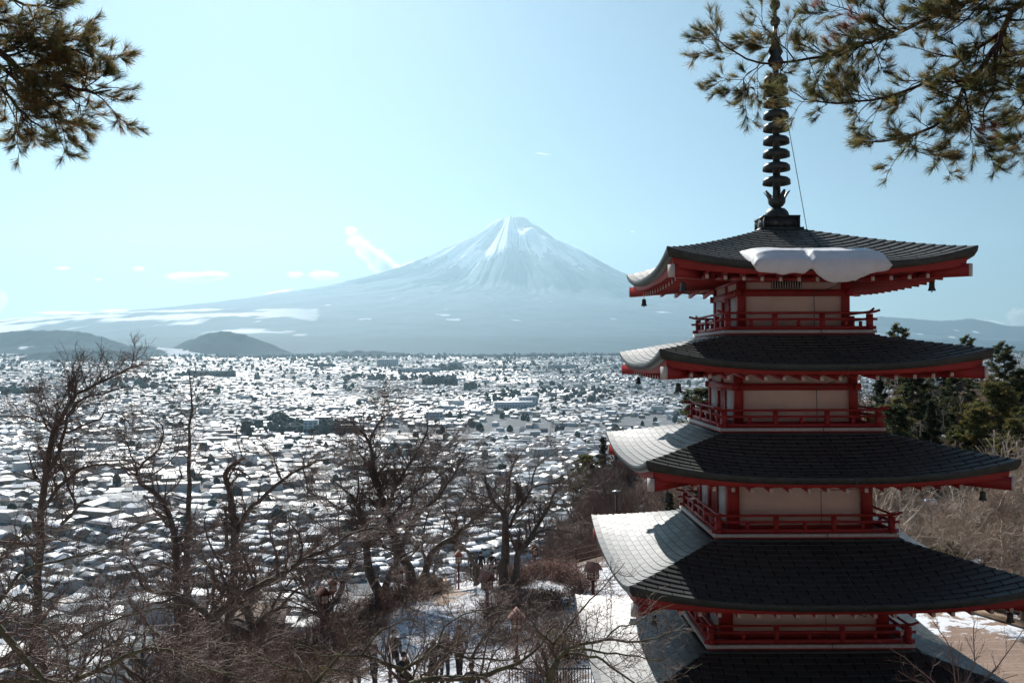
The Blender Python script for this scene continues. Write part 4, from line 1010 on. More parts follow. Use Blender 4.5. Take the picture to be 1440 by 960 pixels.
hero('cherry_tree', 'pollarded bare tree with a bent stub and a long limb rising to the right', 'tree', (318, 940), 33, [
    L_([(322, 880), (328, 800), (328, 745), (325, 705), (320, 682), (318, 667), (328, 652), (343, 642)], 33, (.20, .085)),
    L_([(330, 752), (345, 720), (362, 702), (387, 681), (412, 663), (435, 652), (453, 645), (476, 652), (505, 661)], 33, (.11, .02)),
    L_([(341, 643), (334, 628), (332, 606), (338, 590)], 33, (.03, .012)),
    L_([(395, 672), (388, 655), (385, 640), (372, 625)], 33, (.05, .014)),
    L_([(425, 655), (432, 690), (428, 715)], 33, (.03, .012)),
    L_([(318, 765), (316, 735), (317, 725)], 32.5, (.09, .085))], CH(.7, 1.1), 14)
hero('cherry_tree', 'big bare cherry in the left foreground with a thick limb climbing to the right', 'tree', (262, 1010), 26, [
    L_([(266, 960), (278, 905), (298, 868)], 26, (.34, .22)),
    L_([(298, 868), (325, 843), (357, 826), (387, 811), (412, 796), (437, 781), (475, 761), (507, 743), (535, 742), (560, 752)], 26, (.16, .02)),
    L_([(292, 872), (275, 850), (250, 836), (225, 831), (200, 827), (193, 805), (186, 790), (172, 781), (160, 790)], 25.5, (.11, .016)),
    L_([(357, 826), (350, 800), (342, 778), (322, 770), (300, 778)], 25.5, (.05, .014)),
    L_([(412, 796), (425, 770), (418, 745), (405, 730)], 26, (.05, .014)),
    L_([(430, 785), (470, 782), (520, 772), (560, 780)], 25.5, (.045, .012)),
    L_([(325, 843), (312, 805), (300, 775), (285, 740), (290, 715)], 26.5, (.06, .014)),
    L_([(250, 836), (215, 848), (180, 860), (140, 862)], 25, (.05, .014))], CH(.85, 1.25), 15)
hero('cherry_tree', 'bare cherry filling the lower left corner with crossing branches', 'tree', (-40, 1100), 17, [
    L_([(-45, 1060), (-40, 960), (-30, 900)], 16, (.20, .12)),
    L_([(-30, 900), (0, 873), (32, 875), (62, 879), (80, 893), (92, 912), (97, 937), (110, 960)], 16, (.06, .022)),
    L_([(92, 906), (120, 890), (155, 871), (180, 861), (215, 855), (240, 846), (265, 850)], 16, (.032, .010)),
    L_([(-35, 890), (0, 840), (25, 806), (50, 793), (100, 781), (150, 770), (190, 745)], 16.5, (.05, .010)),
    L_([(-35, 880), (-10, 800), (10, 770), (40, 745), (80, 740)], 17, (.05, .010)),
    L_([(-30, 930), (0, 953), (50, 956), (100, 955), (140, 941), (175, 921), (212, 912), (237, 912), (262, 922), (295, 940), (325, 945), (370, 962)], 13.5, (.06, .012)),
    L_([(100, 955), (125, 925), (150, 905), (185, 900), (210, 880)], 13.5, (.025, .008)),
    L_([(-30, 850), (0, 878), (25, 911), (45, 938), (70, 966), (90, 1000)], 13, (.07, .045)),
    L_([(30, 806), (60, 835), (95, 845), (130, 838)], 16, (.025, .008))], CH(.6, 1.6), 16, ('lichen', 'twig'), step=.3, jit=.015)
hero('cherry_tree', 'large dark cherry with twin trunks behind the row of lanterns', 'tree', (537, 848), 46, [
    L_([(536, 838), (525, 818), (517, 795), (514, 772), (516, 750), (508, 728), (500, 705), (488, 690), (470, 676)], 46, (.34, .05)),
    L_([(536, 838), (548, 806), (560, 778), (575, 738), (588, 720), (612, 702), (637, 668), (655, 640)], 45.5, (.24, .03)),
    L_([(514, 772), (495, 756), (475, 752), (450, 735), (430, 722)], 46, (.10, .02)),
    L_([(500, 705), (505, 680), (500, 655), (488, 640)], 46, (.07, .02)),
    L_([(508, 728), (480, 715), (455, 700), (430, 690), (418, 670)], 46.5, (.07, .02)),
    L_([(575, 738), (580, 700), (590, 670), (612, 640)], 45, (.08, .02))], CH(1.0, 1.2), 17)
hero('cherry_tree', 'wide spreading dark cherry at the centre with a fan of upright limbs', 'tree', (581, 830), 47, [
    L_([(580, 824), (573, 802), (563, 776), (551, 746), (541, 714), (530, 682), (525, 655), (519, 622), (505, 602), (480, 584)], 47, (.36, .03)),
    L_([(542, 716), (555, 686), (575, 652), (592, 625), (602, 600), (596, 578)], 47, (.14, .022)),
    L_([(546, 728), (570, 702), (600, 681), (640, 652), (676, 634)], 46.5, (.10, .022)),
    L_([(562, 775), (540, 768), (520, 762), (498, 745), (480, 735)], 46.5, (.12, .03)),
    L_([(519, 622), (528, 600), (540, 585), (560, 570)], 47, (.06, .018)),
    L_([(530, 682), (512, 650), (500, 632), (470, 618), (448, 600)], 47.3, (.07, .02)),
    L_([(575, 652), (600, 648), (630, 625), (650, 600)], 47, (.05, .018))], CH(1.05, 1.25), 18)
hero('cherry_tree', 'leaning cherry whose trunk bends right towards the stairs', 'tree', (596, 828), 49, [
    L_([(595, 820), (600, 792), (611, 770), (632, 757), (650, 744), (669, 726), (690, 708), (702, 690)], 49, (.27, .04)),
    L_([(598, 800), (594, 770), (596, 740), (604, 715), (618, 690)], 49, (.10, .02)),
    L_([(650, 744), (680, 736), (706, 738), (730, 730)], 49, (.06, .02)),
    L_([(632, 757), (640, 730), (652, 700), (664, 672)], 49.4, (.07, .02))], CH(1.0, 1.15), 19)
hero('cherry_tree', 'thin crooked tree beside the people on the stairs', 'tree', (668, 812), 56, [
    L_([(669, 800), (656, 775), (644, 762), (627, 722), (612, 704)], 56, (.17, .03)),
    L_([(646, 765), (650, 740), (662, 715), (672, 690)], 56, (.07, .02))], CH(1.0, 1.0), 20)
hero('cherry_tree', 'thin straight trunk standing left of the stair railing', 'tree', (608, 820), 53, [
    L_([(608, 812), (613, 785), (618, 765), (624, 735), (626, 700)], 53, (.10, .02))], CH(.9, .9), 21)
hero('cherry_tree', 'old two-trunked cherry right of centre with a broad crown before the town', 'tree', (712, 830), 46, [
    L_([(708, 824), (706, 800), (710, 772), (711, 745), (708, 724), (697, 712), (686, 690), (680, 668)], 46, (.36, .04)),
    L_([(722, 822), (726, 788), (731, 776), (746, 754), (758, 733), (773, 710), (782, 686), (800, 672)], 45.6, (.24, .03)),
    L_([(716, 742), (724, 722), (740, 700), (747, 686), (773, 679), (800, 679), (820, 690)], 46, (.11, .02)),
    L_([(733, 776), (756, 747), (779, 745), (808, 750), (830, 748)], 45, (.09, .02)),
    L_([(708, 724), (714, 700), (716, 672), (722, 650), (735, 634)], 46.5, (.10, .02)),
    L_([(747, 686), (752, 660), (765, 645), (790, 632)], 46.4, (.06, .018)),
    L_([(697, 712), (676, 708), (655, 694), (645, 680)], 46, (.06, .018))], CH(1.0, 1.3), 22)
hero('cherry_tree', 'low forked cherry behind the red lantern on the left of the path', 'tree', (458, 868), 42, [
    L_([(457, 862), (462, 850), (474, 838), (481, 822), (486, 804), (496, 786), (500, 770)], 42, (.27, .05)),
    L_([(457, 862), (440, 848), (425, 832), (400, 828), (376, 830), (355, 820)], 42, (.12, .02)),
    L_([(455, 866), (440, 860), (407, 851), (365, 866), (345, 862)], 41, (.10, .02)),
    L_([(440, 848), (430, 815), (415, 790), (410, 765)], 42, (.07, .02)),
    L_([(425, 832), (412, 812), (400, 790)], 42.4, (.05, .015))], CH(.9, 1.2), 23)
hero('cherry_tree', 'foreground cherry branches crossing over the visitors at the bottom', 'tree', (590, 1090), 17, [
    L_([(592, 1040), (578, 965), (566, 941)], 15.5, (.11, .065)),
    L_([(566, 941), (540, 930), (517, 922), (505, 920), (475, 919), (450, 919), (425, 905), (400, 900)], 15.5, (.045, .010)),
    L_([(508, 920), (525, 893), (550, 878), (575, 870), (610, 885)], 15.5, (.028, .008)),
    L_([(566, 941), (590, 927), (615, 906), (640, 918), (662, 924), (703, 927), (730, 921), (760, 905)], 15.5, (.042, .010)),
    L_([(575, 962), (620, 952), (672, 952), (699, 943), (722, 934), (745, 920), (770, 890), (790, 868)], 15, (.075, .012)),
    L_([(615, 906), (625, 880), (650, 862), (690, 855)], 15.5, (.025, .008)),
    L_([(662, 924), (680, 895), (700, 870), (705, 845)], 15.5, (.028, .008)),
    L_([(600, 980), (590, 950), (620, 930), (640, 900), (660, 880)], 16, (.035, .008))], CH(.62, 1.5), 24, ('lichen', 'twig'), step=.3, jit=.015)
hero('cherry_tree', 'foreground cherry branch forking low at the bottom left of the visitors', 'tree', (455, 1090), 17, [
    L_([(456, 1030), (442, 960)], 15.8, (.09, .055)),
    L_([(442, 960), (460, 940), (480, 918), (500, 895), (512, 870)], 15.8, (.04, .010)),
    L_([(442, 960), (425, 945), (410, 940), (382, 932), (350, 918), (325, 912), (300, 890), (285, 870)], 15.8, (.04, .010)),
    L_([(382, 932), (370, 905), (375, 880), (392, 862)], 15.8, (.025, .008)),
    L_([(460, 940), (490, 945), (520, 955)], 15.4, (.025, .010)),
    L_([(350, 918), (322, 935), (290, 945), (260, 940)], 15.8, (.022, .008))], CH(.6, 1.5), 25, ('lichen', 'twig'), step=.3, jit=.015)
hero('cherry_tree', 'mossy foreground cherry limbs reaching right across the lowest white roof', 'tree', (770, 1080), 15, [
    L_([(765, 1030), (768, 965), (782, 928)], 13.4, (.10, .055)),
    L_([(782, 928), (800, 910), (828, 904), (849, 900), (880, 902), (912, 900), (935, 892), (960, 880)], 13.4, (.036, .009)),
    L_([(800, 915), (828, 912), (853, 920), (880, 920), (912, 927), (940, 925)], 13.2, (.026, .008)),
    L_([(800, 918), (816, 920), (837, 922), (857, 937), (887, 958), (910, 975)], 13, (.030, .014)),
    L_([(782, 928), (776, 905), (793, 885), (812, 866), (828, 843), (847, 825), (866, 806), (880, 791)], 13.6, (.028, .005)),
    L_([(849, 900), (870, 880), (892, 878), (915, 862), (945, 850)], 13.4, (.018, .006)),
    L_([(776, 905), (755, 885), (740, 868), (735, 850)], 13.6, (.022, .007)),
    L_([(940, 925), (965, 940), (985, 932)], 13.2, (.010, .005))], CH(.42, 1.4), 26, ('lichen', 'twig'), step=.25, jit=.010)
hero('bare_shrub', 'leafless shrub with thin upright twigs in the bottom right corner', 'shrub', (1350, 1120), 11.5, [
    L_([(1352, 1060), (1345, 980)], 11.5, (.035, .02)),
    L_([(1345, 980), (1334, 912), (1320, 890), (1311, 874)], 11.5, (.012, .004)),
    L_([(1347, 985), (1369, 935), (1366, 893), (1372, 875)], 11.5, (.012, .004)),
    L_([(1345, 990), (1300, 950), (1270, 925), (1248, 912)], 11.2, (.012, .004)),
    L_([(1345, 995), (1310, 965), (1285, 958), (1262, 945)], 11.0, (.012, .004)),
    L_([(1350, 990), (1400, 940), (1425, 905), (1445, 880)], 11.8, (.012, .004)),
    L_([(1348, 985), (1345, 940), (1352, 905)], 11.5, (.010, .004)),
    L_([(1350, 1000), (1390, 965), (1430, 950)], 11.6, (.010, .004))],
    [dict(spacing=.10, length=.34, ang=.7, up=.2, wig=.14, K=5, tmin=.0, rr=.5, rmin=.0030, end=False), dict(spacing=.09, length=.15, ang=.7, up=.1, wig=.16, K=4, rmin=.0022)], 27, ('twig_red', 'twig_red'), step=.2, jit=.006)
hero('bare_tree', 'pale barked leafless tree on the slope right of the pagoda', 'tree', (1412, 830), 38, [
    L_([(1411, 815), (1410, 775), (1408, 735), (1409, 705), (1420, 690), (1440, 672), (1460, 655)], 38, (.12, .04)),
    L_([(1409, 752), (1380, 751), (1350, 757), (1320, 757), (1290, 755)], 38, (.065, .018)),
    L_([(1409, 752), (1440, 752), (1475, 745)], 38, (.07, .04)),
    L_([(1410, 776), (1395, 775), (1375, 768), (1355, 760)], 38, (.05, .02)),
    L_([(1440, 672), (1410, 700, 37.5), (1385, 735, 37), (1360, 760, 37)], 38, (.03, .015)),
    L_([(1350, 757), (1330, 740), (1310, 715), (1290, 700)], 37.8, (.03, .012)),
    L_([(1395, 775), (1420, 790), (1445, 800)], 38, (.03, .012))], CH(.8, 1.5), 28, ('bark_pale', 'twig_tan'))

# copies of bare trees on the slopes: four kinds
def bare_proto(seed, h, spread, mats, dens=1.0):
    rg = np.random.default_rng(seed); limbs = []
    p = [np.array([0, 0, -.3])]; d = np.array([rg.normal(0, .1), rg.normal(0, .1), 1.0])
    for k in range(4): p.append(p[-1] + d * h * .12); d = norm(d + rg.normal(0, .16, 3)); d[2] = abs(d[2])
    limbs.append((p, (.030 * h, .018 * h)))
    for k in range(7):
        a = k * 2.4 + rg.uniform(0, .6); q = [p[2 + k % 3]]; el = rg.uniform(.5, 1.2) if k else 1.4
        dd = np.array([math.cos(a) * math.cos(el), math.sin(a) * math.cos(el), math.sin(el)])
        for j in range(5):
            q.append(q[-1] + dd * h * .13 * spread); dd = norm(dd + rg.normal(0, .22, 3) + np.array([0, 0, .05]))
        limbs.append((q, (.013 * h, .004 * h)))
    lv = [dict(spacing=.38 / dens, length=.17 * h, ang=.9, up=.22, wig=.2, K=5, sides=3, tmin=0., rr=.5, rmin=.008, end=False, skip=.12), dict(spacing=.30 / dens, length=.09 * h, ang=.85, up=.15, wig=.22, K=4, rmin=.006), dict(spacing=.26 / dens, length=.045 * h, ang=.8, up=.1, wig=.25, K=3, rmin=.005)]
    return make_tree('bare_tree', (0, 0, 0), limbs, rg, lv, mats, step=.6, jit=.04, sides0=6)
protos_t = [bare_proto(31, 7, 1.0, ('bark', 'twig')), bare_proto(32, 6, 1.3, ('bark', 'twig')), bare_proto(33, 8, .8, ('bark', 'twig')), bare_proto(34, 6.5, 1.15, ('bark_pale', 'twig_tan'), 1.3), bare_proto(35, 5.0, 1.3, ('bark_pale', 'twig_tan'), 1.4)]
rs = np.random.default_rng(44); place = []
def scatter(n, px0, px1, d0, d1, kinds, s0, s1, label, ok=lambda x, y: True):
    k = 0; tries = 0
    while k < n and tries < n * 30:
        tries += 1; d = rs.uniform(d0, d1); x = (rs.uniform(px0, px1) - 720) / F_PX * d
        if not ok(x, d) or any((x - q[0]) ** 2 + (d - q[1]) ** 2 < 4 for q in place): continue
        place.append((x, d, int(rs.choice(kinds)), rs.uniform(s0, s1), rs.uniform(0, 6.28), label)); k += 1
scatter(34, -40, 480, 44, 85, [0, 1, 2], .75, 1.15, 'dark leafless tree on the slope falling away below the left foreground')
scatter(12, -40, 260, 26, 40, [0, 1, 2], .55, .8, 'small leafless tree on the bank at the lower left')
scatter(16, 440, 760, 70, 110, [0, 1, 2], .7, 1.0, 'leafless tree on the drop behind the stairs and the fence')
scatter(16, 775, 870, 72, 100, [0, 1, 2, 1], .5, .8, 'low leafless tree on the brushy spur left of the pagoda')
scatter(26, 1215, 1470, 42, 78, [3, 4], .6, .95, 'pale leafless tree on the sunny slope right of the pagoda')
scatter(8, 1000, 1250, 60, 82, [3, 4, 0], .6, .9, 'leafless tree on the slope directly behind the pagoda')
usedp = set()
for (x, d, k, s, a, lb) in place:
    z = float(ground(np.array([x]), np.array([d]))[0]) - .1
    if k not in usedp:
        r = protos_t[k]; usedp.add(k); r.location = (x, d, z); r.rotation_euler = (0, 0, a); r.scale = (s, s, s)
    else: r = dup_tree(protos_t[k], (x, d, z), a, s)
    tag(r, lb, 'tree', lb.replace('leafless tree', 'leafless trees'))

# ------------------------------------------------ evergreens: clumps of small needle-like faces on real branches
def needle_cloud(centres, size, n_per, rg, ln, wd):
    N = len(centres); C = np.repeat(centres, n_per, 0); S = np.repeat(size, n_per)
    d = norm(rg.normal(0, 1, (len(C), 3))); d[:, 2] = np.abs(d[:, 2]) * .8 + .05
    o = norm(rg.normal(0, 1, (len(C), 3))) * (rg.random((len(C), 1)) ** .5) * S[:, None] * np.array([1, 1, .55])
    p = C + o; s = norm(np.cross(d, rg.normal(0, 1, (len(C), 3)))); w = wd * rg.uniform(.6, 1.4, (len(C), 1)); l = ln * rg.uniform(.6, 1.4, (len(C), 1))
    V = np.stack([p - s * w, p + s * w, p + d * l], 1).reshape(-1, 3)
    return V, np.arange(len(V)).reshape(-1, 3)
def evergreen(seed, h, rad, kind, cols, ncl=360):
    rg = np.random.default_rng(seed); r = empty('pine_tree' if kind == 'pine' else 'fir_tree', (0, 0, 0))
    b = MB(); tr = [(rg.normal(0, .02) * h * k / 6, rg.normal(0, .02) * h * k / 6, h * k / 6 - (.3 if k == 0 else 0)) for k in range(7)]
    b.tube(tr, np.linspace(.022 * h, .004 * h, 7), 7)
    C = []; S = []
    nb = 34
    for i in range(nb):
        f = (.22 + .78 * i / nb) if kind == 'pine' else (.08 + .92 * i / nb)
        t = f * 6; i0 = min(int(t), 5); p0 = np.array(tr[i0]) * (1 - t + i0) + np.array(tr[i0 + 1]) * (t - i0)
        a = i * 2.4 + rg.uniform(-.4, .4)
        R = rad * ((1 - f) ** .55 + .15) * rg.uniform(.6, 1.15) if kind == 'pine' else rad * (1.04 - f) * rg.uniform(.8, 1.1)
        el = rg.uniform(.0, .45) if kind == 'pine' else -.1
        d = np.array([math.cos(a) * math.cos(el), math.sin(a) * math.cos(el), math.sin(el)])
        q = [p0, p0 + d * R * .5, p0 + d * R + np.array([0, 0, .12 * R])]
        b.tube(q, [.008 * h * (1.1 - f), .005 * h * (1.1 - f), .002 * h], 4)
        for k in range(max(3, int(ncl / nb * (R / rad + .3)))):
            g = rg.uniform(.3, 1.05); c = p0 + d * R * g + np.array([0, 0, .12 * R * g * g]) + rg.normal(0, .11 * R + .04, 3)
            C.append(c); S.append(rg.uniform(.20, .42) * (h / 9) ** .5)
    b.build('trunk', M['bark'], r, True)
    V, T = needle_cloud(np.array(C), np.array(S), 70, rg, .19, .040)
    cc = np.repeat(rg.uniform(.55, 1.35, len(C)), 70 * 3); mixc = np.repeat((rg.random(len(C)) < .28).astype(float), 210)[:, None]
    col = (np.array(cols[0]) * (1 - mixc) + np.array(cols[1]) * mixc) * cc[:, None]
    mesh_np('crown', V, None, T, M['needles'], r, False, col=col)
    return r
M['needles'] = leaf_mat('evergreen_needles')
EV = [evergreen(51, 9.5, 2.6, 'pine', ((.060, .078, .030), (.16, .14, .045))), evergreen(52, 8.0, 3.0, 'pine', ((.045, .065, .030), (.13, .12, .045)), 440), evergreen(53, 10, 2.0, 'fir', ((.028, .042, .026), (.06, .07, .03)), 460), evergreen(54, 6.0, 2.2, 'pine', ((.10, .11, .035), (.21, .17, .05)), 320)]
ev_list = [  # top pixel x, top pixel y, depth, kind, label
    (1264, 459, 82, 0, 'pine with a rounded tuft of a top poking above the second roof'), (1362, 474, 84, 0, 'pine with an open forked top right of the second roof tip'),
    (1412, 484, 72, 0, 'tall pine with sparse upper tufts near the right edge'), (1325, 505, 78, 2, 'dark fir just under the right side of the second roof'),
    (1235, 520, 70, 2, 'dark fir directly right of the third storey wall'), (1285, 528, 66, 1, 'broad dark pine behind the third roof'),
    (1345, 530, 68, 1, 'broad pine below the forked pine top'), (1395, 540, 64, 3, 'yellowish bushy pine below the tall sparse pine'),
    (1440, 520, 70, 1, 'broad pine cut by the right edge of the picture'), (1310, 560, 58, 2, 'dark fir in the shade low behind the third roof'),
    (1375, 575, 60, 3, 'small yellow-green pine above the tip of the third roof'), (1425, 590, 56, 3, 'yellow-green pine low at the right edge'),
    (1255, 570, 60, 1, 'dark pine low beside the third balcony'), (988, 546, 74, 1, 'pine seen between the pagoda wall and the left roof tips'),
    (1002, 556, 70, 2, 'dark fir touching the left wall of the third storey'), (1385, 725, 50, 3, 'low yellow-green bush pine among the pale trees'),
    (1330, 760, 44, 3, 'low green pine just above the fourth roof'), (1437, 700, 48, 2, 'dark fir at the right edge behind the pale tree'), (848, 612, 92, 2, 'small dark fir on top of the brushy spur'), (826, 640, 90, 3, 'low dark bush on the crest of the spur'),
    (942, 690, 58, 2, 'small cone shaped evergreen left of the fourth balcony'), (1200, 545, 86, 1, 'pine showing right beside the third storey column'), (1455, 640, 52, 1, 'pine just outside the right edge')]
usede = set()
for (px, py, D, k, lb) in ev_list:
    p = at(px, py, D); z = float(ground(np.array([p[0]]), np.array([D]))[0]); h0 = [9.5, 8.0, 10, 6.0][k]; s = max(.25, (p[2] - z) / h0)
    if k not in usede: r = EV[k]; usede.add(k); r.location = (p[0], D, z - .1); r.scale = (min(s, 1.3) if s > .6 else s * 1.15,) * 2 + (s,)
    else: r = dup_tree(EV[k], (p[0], D, z - .1), rs.uniform(0, 6.28), min(s, 1.3) if s > .6 else s * 1.15, s)
    tag(r, lb, 'tree', 'evergreens round the pagoda')
# ---------------------------------------------------------------- overhanging pines close to the camera
def pine_branch(name, label, limbs, seed, tuft_cols, trunk=None, dead=0.0, dens=.92):
    rg = np.random.default_rng(seed); base = np.array(trunk[0][0], float) if trunk else limbs[0][0][0]
    root = empty(name, tuple(base)); b = MB(); PP = []; RR_ = []; Ls = []
    if trunk: b.tube(np.array(trunk[0]) - base, trunk[1], 9)
    for pts, rads in limbs:
        Q, R = smooth_line(pts, rads, .10, .006, rg); b.tube(Q - base, R, 7)
        seg = np.linalg.norm(np.diff(Q, axis=0), axis=1)
        for i in range(0, len(Q) - 3, 3): PP.append(Q[i:i + 4]); RR_.append(R[i:i + 4]); Ls.append(seg[i:i + 3].sum())
    b.build('limb', M['bark_pine'], root, True)
    P0, R0, L0 = np.array(PP), np.array(RR_), np.array(Ls)
    keep = R0[:, 0] < .03; P0, R0, L0 = P0[keep], R0[keep], L0[keep]
    P1, R1, L1 = sprout(P0, R0, L0, rg, .048 / dens, .34, .85, .09, .14, 6, tmin=0., rr=.5, rmin=.0030, end=False)
    P2, R2, L2 = sprout(P1, R1, L1, rg, .075 / dens, .17, .7, .10, .14, 5, tmin=.25, rr=.6, rmin=.0022)
    V1, Q1 = tube_batch(P1, R1, 4); V2, Q2 = tube_batch(P2, R2, 3)
    mesh_np('twigs', np.concatenate([V1, V2]) - base, np.concatenate([Q1, Q2 + len(V1)]), None, M['bark_pine'], root)
    # needle tufts at the twig ends and a little back from them
    T = norm(P2[:, -1] - P2[:, -2]); C = P2[:, -1]; T2 = norm(P2[:, -2] - P2[:, -3]); C2 = P2[:, -2]
    C = np.concatenate([C, C2, P1[:, -1]]); T = np.concatenate([T, T2, norm(P1[:, -1] - P1[:, -2])])
    up = np.array([0, 0, .35]); T = norm(T + up)
    n = 36; N = len(C); Cn = np.repeat(C, n, 0); Tn = np.repeat(T, n, 0)
    d = norm(Tn + rg.normal(0, .42, Cn.shape)); l = rg.uniform(.055, .105, (len(Cn), 1)); p = Cn - Tn * rg.uniform(0, .035, (len(Cn), 1))
    s = norm(np.cross(d, rg.normal(0, 1, d.shape))); w = .0011
    V = np.stack([p - s * w, p + s * w, p + d * l * .7 + s * w * .8 + np.array([0, 0, -.002]), p + d * l], 1).reshape(-1, 3)
    q = np.arange(len(Cn))[:, None] * 4 + np.array([0, 1, 2, 3])
    tone = rg.uniform(.6, 1.4, N); k = rg.random(N)[:, None]; c = np.where(k < .42, tuft_cols[0], np.where(k < .8, tuft_cols[1], tuft_cols[2])) * tone[:, None]
    if dead:
        dd = fbm(C[:, 0] * 2.2, C[:, 2] * 2.2, 2, seed) > 1 - dead; c[dd] = np.array([.30, .13, .07]) * tone[dd][:, None]
    col = np.repeat(c, n * 4, 0)
    mesh_np('needles', V - base, q, None, M['needles'], root, False, col=col)
    tag(root, label, 'pine tree'); return root
M['bark_pine'] = mat('pine_bark', (.055, .032, .024), .9, 0, 20, .35, .4)
def LV(pts, D, r): return ([at(p[0], p[1], D + (p[2] if len(p) > 2 else 0)) for p in pts], r)
OL = np.array([[.15, .155, .055], [.27, .205, .085], [.10, .105, .048]])
D = 7.6
pine_branch('pine_tree', 'pine branch reaching in from the upper right across the spire', [
    LV([(1520, -70), (1470, -25), (1440, 7), (1423, 20), (1412, 48), (1397, 75), (1375, 105), (1357, 127), (1343, 153), (1313, 180), (1277, 193), (1243, 200), (1215, 205)], D, (.034, .006)),
    LV([(1412, 45), (1377, 70, .1), (1327, 103, .2), (1277, 130, .2), (1227, 143, .3), (1177, 147, .3), (1133, 140, .3), (1112, 128, .3)], D, (.018, .004)),
    LV([(1470, -30), (1400, -10, .2), (1327, 20, .3), (1260, 50, .3), (1193, 67, .2), (1160, 80, .1), (1120, 88), (1070, 90, -.1), (1037, 77, -.1), (1010, 57, -.1), (992, 36, -.1)], D, (.022, .003)),
    LV([(1120, 88), (1095, 60), (1080, 42), (1070, 30)], D, (.006, .003)), LV([(1260, 50, .3), (1225, 30, .4), (1190, 15, .4), (1170, 8, .4)], D, (.008, .003)),
    LV([(1070, 90, -.1), (1055, 105, -.1), (1045, 115), (1062, 128)], D, (.005, .003)),
    LV([(1357, 127), (1363, 167, -.1), (1369, 188, -.1), (1364, 205, -.1)], D, (.010, .003)), LV([(1400, 70), (1397, 133, -.2), (1384, 160, -.2), (1386, 185, -.2)], D, (.012, .003)),
    LV([(1277, 193), (1290, 215), (1308, 218), (1328, 220)], D, (.007, .003)), LV([(1500, 40), (1455, 70, .3), (1432, 110, .3), (1412, 125, .3)], D, (.012, .004)),
    LV([(1520, 130), (1475, 160, .2), (1440, 190, .2), (1418, 208, .2)], D, (.012, .004)), LV([(1520, 70), (1480, 95), (1440, 150), (1425, 165)], D, (.010, .004)),
    LV([(1400, -10, .2), (1340, -15, .2), (1280, -5, .2), (1235, 5, .2)], D, (.010, .003)), LV([(1440, -20), (1390, 0), (1350, 40), (1310, 60)], D, (.010, .003))],
    61, OL, trunk=([(6.6, 7.9, -9.5), (6.4, 7.9, -4), (6.3, 7.8, 0), (6.0, 7.7, 3.0), (5.9, 7.6, 6.0)], [.28, .22, .17, .12, .07]), dead=.22, dens=1.0)
D = 6.8
pine_branch('pine_tree', 'pine boughs hanging in from the upper left corner', [
    LV([(-130, 20), (-60, 55), (0, 74), (32, 98), (62, 110), (95, 120), (122, 126), (142, 128), (158, 126)], D, (.034, .005)),
    LV([(-60, 60), (0, 90), (37, 124), (62, 150), (88, 168), (102, 178)], D, (.020, .004)),
    LV([(-70, 95), (0, 120), (25, 150), (46, 168), (62, 180), (72, 186)], D, (.015, .004)), LV([(0, 122), (20, 140), (36, 165), (50, 178)], D - .1, (.008, .003)),
    LV([(-80, 20), (0, 48), (50, 52), (100, 65), (128, 78), (148, 90)], D + .2, (.018, .004)),
    LV([(-80, -40), (0, -8), (37, 4), (62, 6), (82, 10)], D + .3, (.016, .004)), LV([(-60, 20), (0, 25), (40, 34), (70, 60)], D + .1, (.012, .004)),
    LV([(62, 110), (90, 100), (115, 104), (135, 108)], D, (.007, .003)), LV([(95, 122), (108, 142), (122, 150)], D, (.007, .003)), LV([(0, 60), (30, 66), (60, 78), (95, 88), (125, 98)], D + .1, (.010, .003)),
    LV([(32, 100), (60, 130), (82, 142), (100, 156)], D - .1, (.008, .003))],
    62, OL * np.array([1.3, 1.15, 1.1]), trunk=([(-6.1, 6.9, -9), (-5.9, 6.9, -3), (-5.7, 6.8, 2), (-5.6, 6.8, 5)], [.30, .24, .16, .09]), dens=.92)

